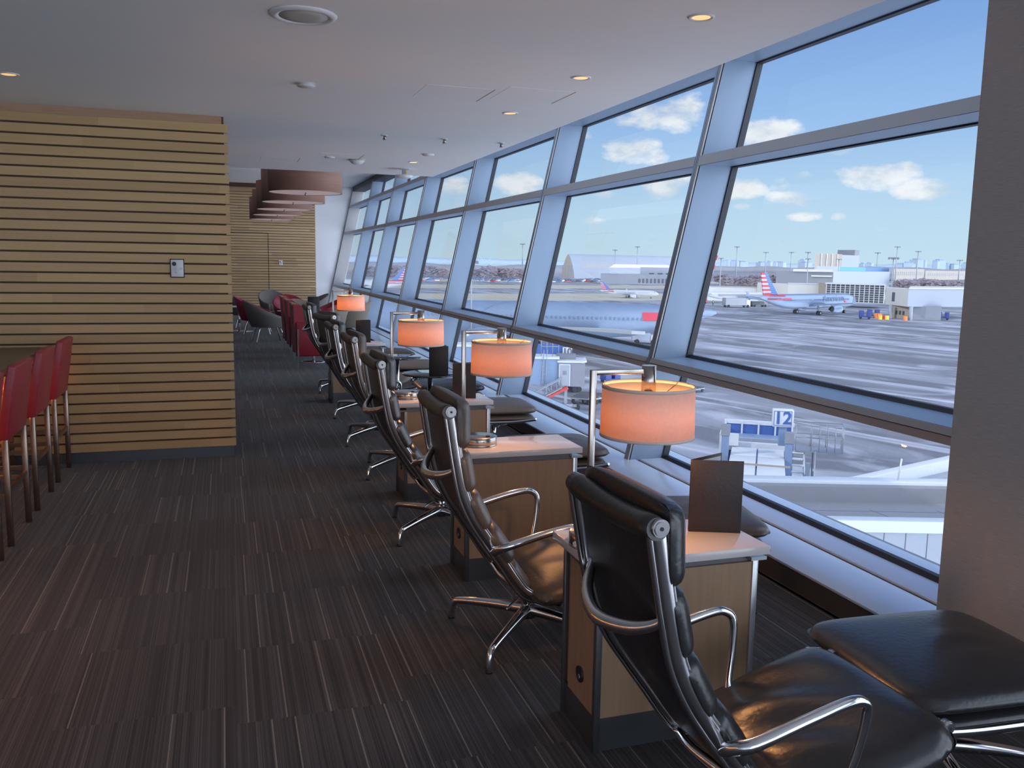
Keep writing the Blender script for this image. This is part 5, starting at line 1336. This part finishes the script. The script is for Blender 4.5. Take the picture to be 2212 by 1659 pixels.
# bare trees
def blob(r, seed, m, sq=.75):
    bm = bmesh.new(); bmesh.ops.create_icosphere(bm, subdivisions=4, radius=r)
    rr = random.Random(seed)
    ph = [rr.uniform(0, 6) for _ in range(6)]
    for v in bm.verts:
        n = v.co.normalized(); k = 1 + .22 * math.sin(5 * n.x + ph[0]) * math.cos(4 * n.y + ph[1]) + .16 * math.sin(9 * n.z + ph[2] + 7 * n.x) + .10 * math.sin(17 * n.y + ph[3]) * math.sin(15 * n.x + ph[4]) + rr.uniform(-.16, .16)
        v.co = Vector((v.co.x * k, v.co.y * k, v.co.z * k * sq))
    me = bpy.data.meshes.new('crown'); bm.to_mesh(me); bm.free(); me.materials.append(m); return me
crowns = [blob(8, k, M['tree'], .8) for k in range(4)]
tr0 = None
spots = [(x, 606) for x in range(1008, 1126, 9)] + [(x, 610) for x in range(1560, 1758, 9)] + [(x, 610) for x in range(1942, 2082, 9)] + [(x, 608) for x in range(775, 960, 10)]
for i, (px, py) in enumerate(spots):
    p = A(px, py, 860 + (i * 37 % 90) if px < 1500 else 700 + (i * 37 % 90))
    p.z = GZ
    if tr0 is None:
        t = tr0 = thing('bare_tree', 'bare brown winter tree in the wood along the far airfield edge', 'tree', (p.x, p.y, GZ), 0, 'bare trees along the horizon')
        o = bpy.data.objects.new('crown', crowns[0]); COL.objects.link(o); o.parent = t; o.location = (0, 0, 9)
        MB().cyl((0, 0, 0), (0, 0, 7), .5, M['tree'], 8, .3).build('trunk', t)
    else:
        t = dup(tr0, (p.x, p.y, GZ), random.uniform(0, 6))
        for ch in t.children:
            if ch.name.startswith('crown'): ch.data = crowns[i % 4]
    s_ = random.uniform(.75, 1.15) * (1.0 if px < 1500 else .78)
    t.scale = (s_ * .85, s_ * .85, s_ * .62)
# distant wooded ridge, hills and skyline towers
def ridge(name, lab, cat, px0, px1, rng, h0, amp, m, seed, base=GZ):
    rr = random.Random(seed); n = 90; pts = []
    ph = [rr.uniform(0, 6) for _ in range(4)]
    mb = MB(); rows = []
    for i in range(n + 1):
        px = px0 + (px1 - px0) * i / n; p = A(px, 600, rng); u = i / n
        h = h0 + amp * (.5 * math.sin(7 * u + ph[0]) + .3 * math.sin(19 * u + ph[1]) + .25 * math.sin(47 * u + ph[2])) + rr.uniform(-.12, .12) * amp
        q = A(px, 600, rng * 1.12)
        rows.append([(p.x, p.y, base), (p.x, p.y, base + h * .8), ((p.x + q.x) / 2, (p.y + q.y) / 2, base + h), (q.x, q.y, base)])
    mb.rings(rows, M[m]); o = mb.build(name); tag(o, lab, cat); return o
ridge('tree_belt', 'dense haze-tinted tree belt behind the airfield, left half of the view', 'trees', 700, 1500, 1150, 13, 2.5, 'tree_haze', 3)
ridge('tree_belt', 'haze-tinted tree belt behind the warehouses, right half of the view', 'trees', 1500, 2300, 2500, 18, 5, 'tree_haze', 5)
ridge('distant_hills', 'haze-tinted pale blue hills on the horizon below the bridge towers', 'hills', 700, 1520, 6500, 48, 14, 'hill', 8)
ridge('distant_hills', 'haze-tinted pale blue low hills under the right-hand skyline', 'hills', 1480, 2300, 5200, 42, 9, 'hill', 11)
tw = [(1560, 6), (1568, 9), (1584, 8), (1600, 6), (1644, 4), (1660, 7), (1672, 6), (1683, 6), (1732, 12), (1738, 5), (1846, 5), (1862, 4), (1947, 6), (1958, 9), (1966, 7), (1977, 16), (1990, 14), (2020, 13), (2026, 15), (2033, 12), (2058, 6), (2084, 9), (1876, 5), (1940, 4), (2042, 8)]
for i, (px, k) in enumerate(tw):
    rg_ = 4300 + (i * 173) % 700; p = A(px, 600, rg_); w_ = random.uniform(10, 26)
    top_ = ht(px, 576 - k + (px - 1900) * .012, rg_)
    o = MB().b(-w_, w_, -w_, w_, 0, max(top_, 40), M['tower_haze']).b(-w_ * .6, w_ * .6, -w_ * .6, w_ * .6, max(top_, 40), max(top_, 40) + 6, M['tower_haze']).build('distant_tower', None, (p.x, p.y, GZ), random.uniform(0, 1))
    tag(o, 'haze-tinted blue block of the distant city skyline', 'building', 'distant skyline blocks')
# suspension bridge far away
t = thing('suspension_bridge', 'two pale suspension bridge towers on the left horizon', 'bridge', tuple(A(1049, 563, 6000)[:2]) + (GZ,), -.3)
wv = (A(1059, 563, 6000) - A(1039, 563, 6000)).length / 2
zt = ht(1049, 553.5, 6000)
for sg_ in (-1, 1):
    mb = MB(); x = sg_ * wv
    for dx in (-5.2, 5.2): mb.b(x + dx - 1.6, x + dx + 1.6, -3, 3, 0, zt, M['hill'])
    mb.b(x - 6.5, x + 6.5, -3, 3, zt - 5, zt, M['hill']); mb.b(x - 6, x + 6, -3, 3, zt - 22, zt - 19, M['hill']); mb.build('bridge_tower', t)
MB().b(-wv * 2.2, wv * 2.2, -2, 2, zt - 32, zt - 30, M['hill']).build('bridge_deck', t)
# ---------------------------------------------------------------- sky, sun, camera
def make_world():
    w = bpy.data.worlds.new('sky'); scn.world = w; w.use_nodes = True
    nt = w.node_tree; N = nt.nodes; L = nt.links; bg = N['Background']
    tc = N.new('ShaderNodeTexCoord'); sp = N.new('ShaderNodeSeparateXYZ'); L.new(tc.outputs['Generated'], sp.inputs[0])
    x, y, z = sp.outputs
    el = math_(N, L, 'ARCSINE', z); az = math_(N, L, 'ARCTAN2', x, y)
    sky = ramp(N, L, math_(N, L, 'MAXIMUM', math_(N, L, 'MULTIPLY', el, 1.6), 0.0),
               [(0.0, (0.60, 0.80, 0.91)), (0.10, (0.52, 0.74, 0.92)), (0.24, (0.34, 0.56, 0.89)), (0.45, (0.20, 0.37, 0.76)), (0.9, (0.14, 0.28, 0.66))])
    # clouds: soft clumps at fixed compass bearings, broken up by noise
    mp = N.new('ShaderNodeMapping'); mp.inputs['Scale'].default_value = (7, 7, 15); L.new(tc.outputs['Generated'], mp.inputs['Vector'])
    nz = N.new('ShaderNodeTexNoise'); nz.inputs['Scale'].default_value = 1.6; nz.inputs['Detail'].default_value = 9; nz.inputs['Roughness'].default_value = 0.6; L.new(mp.outputs[0], nz.inputs['Vector'])
    tot = None
    for (a, e, wa, we, k) in CLOUDS:
        u = math_(N, L, 'DIVIDE', math_(N, L, 'SUBTRACT', az, a), wa); v = math_(N, L, 'DIVIDE', math_(N, L, 'SUBTRACT', el, e), we)
        r = math_(N, L, 'ADD', math_(N, L, 'MULTIPLY', u, u), math_(N, L, 'MULTIPLY', v, v))
        f = math_(N, L, 'MULTIPLY', math_(N, L, 'MAXIMUM', math_(N, L, 'SUBTRACT', 1.0, math_(N, L, 'MULTIPLY', r, 0.55)), 0.0), k)
        tot = f if tot is None else math_(N, L, 'MAXIMUM', tot, f)
    wide = N.new('ShaderNodeTexNoise'); wide.inputs['Scale'].default_value = 3.2; wide.inputs['Detail'].default_value = 6; L.new(mp.outputs[0], wide.inputs['Vector'])
    rnd = math_(N, L, 'MULTIPLY', math_(N, L, 'GREATER_THAN', math_(N, L, 'ABSOLUTE', math_(N, L, 'SUBTRACT', az, 0.42)), 0.62), 0.45)   # scattered clouds all round the rest of the sky
    tot = math_(N, L, 'MAXIMUM', tot, rnd)
    dens = math_(N, L, 'ADD', math_(N, L, 'MULTIPLY', tot, 0.62), math_(N, L, 'MULTIPLY', math_(N, L, 'SUBTRACT', nz.outputs['Fac'], 0.5), 2.6))
    cf = ramp(N, L, math_(N, L, 'MULTIPLY', dens, math_(N, L, 'GREATER_THAN', tot, 0.001)), [(0.24, (0, 0, 0)), (0.42, (0.55, 0.55, 0.55)), (0.62, (0.95, 0.95, 0.95))])
    cc = ramp(N, L, nz.outputs['Fac'], [(0.40, (0.62, 0.70, 0.80)), (0.60, (0.95, 0.98, 1.0))])
    mx = N.new('ShaderNodeMix'); mx.data_type = 'RGBA'; L.new(cf, mx.inputs[0]); L.new(sky, mx.inputs[6]); L.new(cc, mx.inputs[7])
    L.new(mx.outputs[2], bg.inputs[0]); bg.inputs[1].default_value = 1.0
CLOUDS = [(0.4793, 0.1661, 0.0469, 0.0198, 1.0), (0.4457, 0.1277, 0.0302, 0.0136, 1.0), (0.4712, 0.1194, 0.0125, 0.0097, 0.7), (0.485, 0.0874, 0.03, 0.0187, 0.9), (0.59, 0.1419, 0.032, 0.0122, 1.0), (0.5642, 0.0848, 0.0241, 0.0126, 1.0), (0.6223, 0.0724, 0.0289, 0.0087, 1.0), (0.6328, 0.0924, 0.0176, 0.0105, 0.75), (0.6985, 0.0959, 0.0415, 0.013, 0.95), (0.7517, 0.081, 0.0314, 0.0109, 1.0), (0.6722, 0.1221, 0.0268, 0.0074, 0.95), (0.3212, 0.087, 0.0217, 0.011, 0.9), (0.2464, 0.0806, 0.0186, 0.012, 0.9), (0.4204, 0.0761, 0.0123, 0.005, 0.8), (0.5652, 0.0642, 0.0117, 0.0044, 0.8), (0.6303, 0.0549, 0.0177, 0.0048, 0.6), (0.6661, 0.0539, 0.0073, 0.0043, 0.8), (0.3996, 0.0476, 0.0155, 0.0046, 0.7), (0.4371, 0.1549, 0.0301, 0.0106, 0.8), (0.729, 0.0989, 0.0172, 0.0101, 0.9), (0.3971, 0.1364, 0.0102, 0.0068, 0.5), (0.5065, 0.0526, 0.01, 0.005, 0.6), (0.6071, 0.0893, 0.0142, 0.0077, 0.5), (0.7069, 0.0386, 0.0133, 0.0038, 0.4)]
make_world()
# added broad fill lamps, brightening the room from the window side and behind
bc = bpy.data.collections.new('fill_pass_through')
for nm in ('floor_outside', 'wall_outside'): bc.objects.link(bpy.data.objects[nm])
for nm, en, dr in (('fill_sun', 6.0, (0.72, -0.69, 0.02)), ('fill_sun_rear', 1.2, (-0.30, -0.95, 0.0))):
    sk = bpy.data.lights.new(nm, 'SUN'); sk.energy = en; sk.angle = D(140); sk.color = (0.82, 0.89, 1.0)
    so = bpy.data.objects.new(nm, sk); COL.objects.link(so)
    so.rotation_euler = Vector(dr).normalized().to_track_quat('Z', 'Y').to_euler()
    so.light_linking.blocker_collection = bc
for cc_ in bc.collection_objects: cc_.light_linking.link_state = 'EXCLUDE'  # apron and outer wall cast no shadow from these fill lamps
s = bpy.data.lights.new('sun', 'SUN'); s.energy = 1.9; s.angle = 0.01; s.color = (1.0, 0.93, 0.80)
o = bpy.data.objects.new('sun', s); COL.objects.link(o)
sd = Vector((-0.80, 0.05, 0.46)).normalized()     # towards the sun: over the roof, to the left
o.rotation_euler = sd.to_track_quat('Z', 'Y').to_euler()

cam = bpy.data.cameras.new('camera'); co = bpy.data.objects.new('camera', cam); COL.objects.link(co)
cam.sensor_width = 36; cam.sensor_fit = 'HORIZONTAL'; cam.lens = 1893.06 * 36 / 2212; cam.clip_end = 20000; cam.clip_start = 0.05
yaw, pit, rol = 0.317559, 0.137167, -0.016289
f = Vector((math.sin(yaw) * math.cos(pit), math.cos(yaw) * math.cos(pit), -math.sin(pit)))
r = Vector((math.cos(yaw), -math.sin(yaw), 0)); d = f.cross(r)
r2 = math.cos(rol) * r + math.sin(rol) * d; d2 = -math.sin(rol) * r + math.cos(rol) * d
Rm = Matrix((r2, -d2, -f)).transposed()
co.matrix_world = Matrix.Translation((0, 0, 1.6)) @ Rm.to_4x4()
scn.camera = co
scn.view_settings.view_transform = 'Standard'; scn.view_settings.look = 'None'; scn.view_settings.gamma = 1.0; scn.view_settings.use_curve_mapping = False
scn.view_settings.exposure = 0.0
cy = scn.cycles
cy.max_bounces = 10; cy.diffuse_bounces = 6; cy.glossy_bounces = 5; cy.transmission_bounces = 8; cy.transparent_max_bounces = 24
cy.caustics_reflective = False; cy.caustics_refractive = False; cy.sample_clamp_indirect = 6; cy.use_denoising = True
bpy.context.view_layer.update()
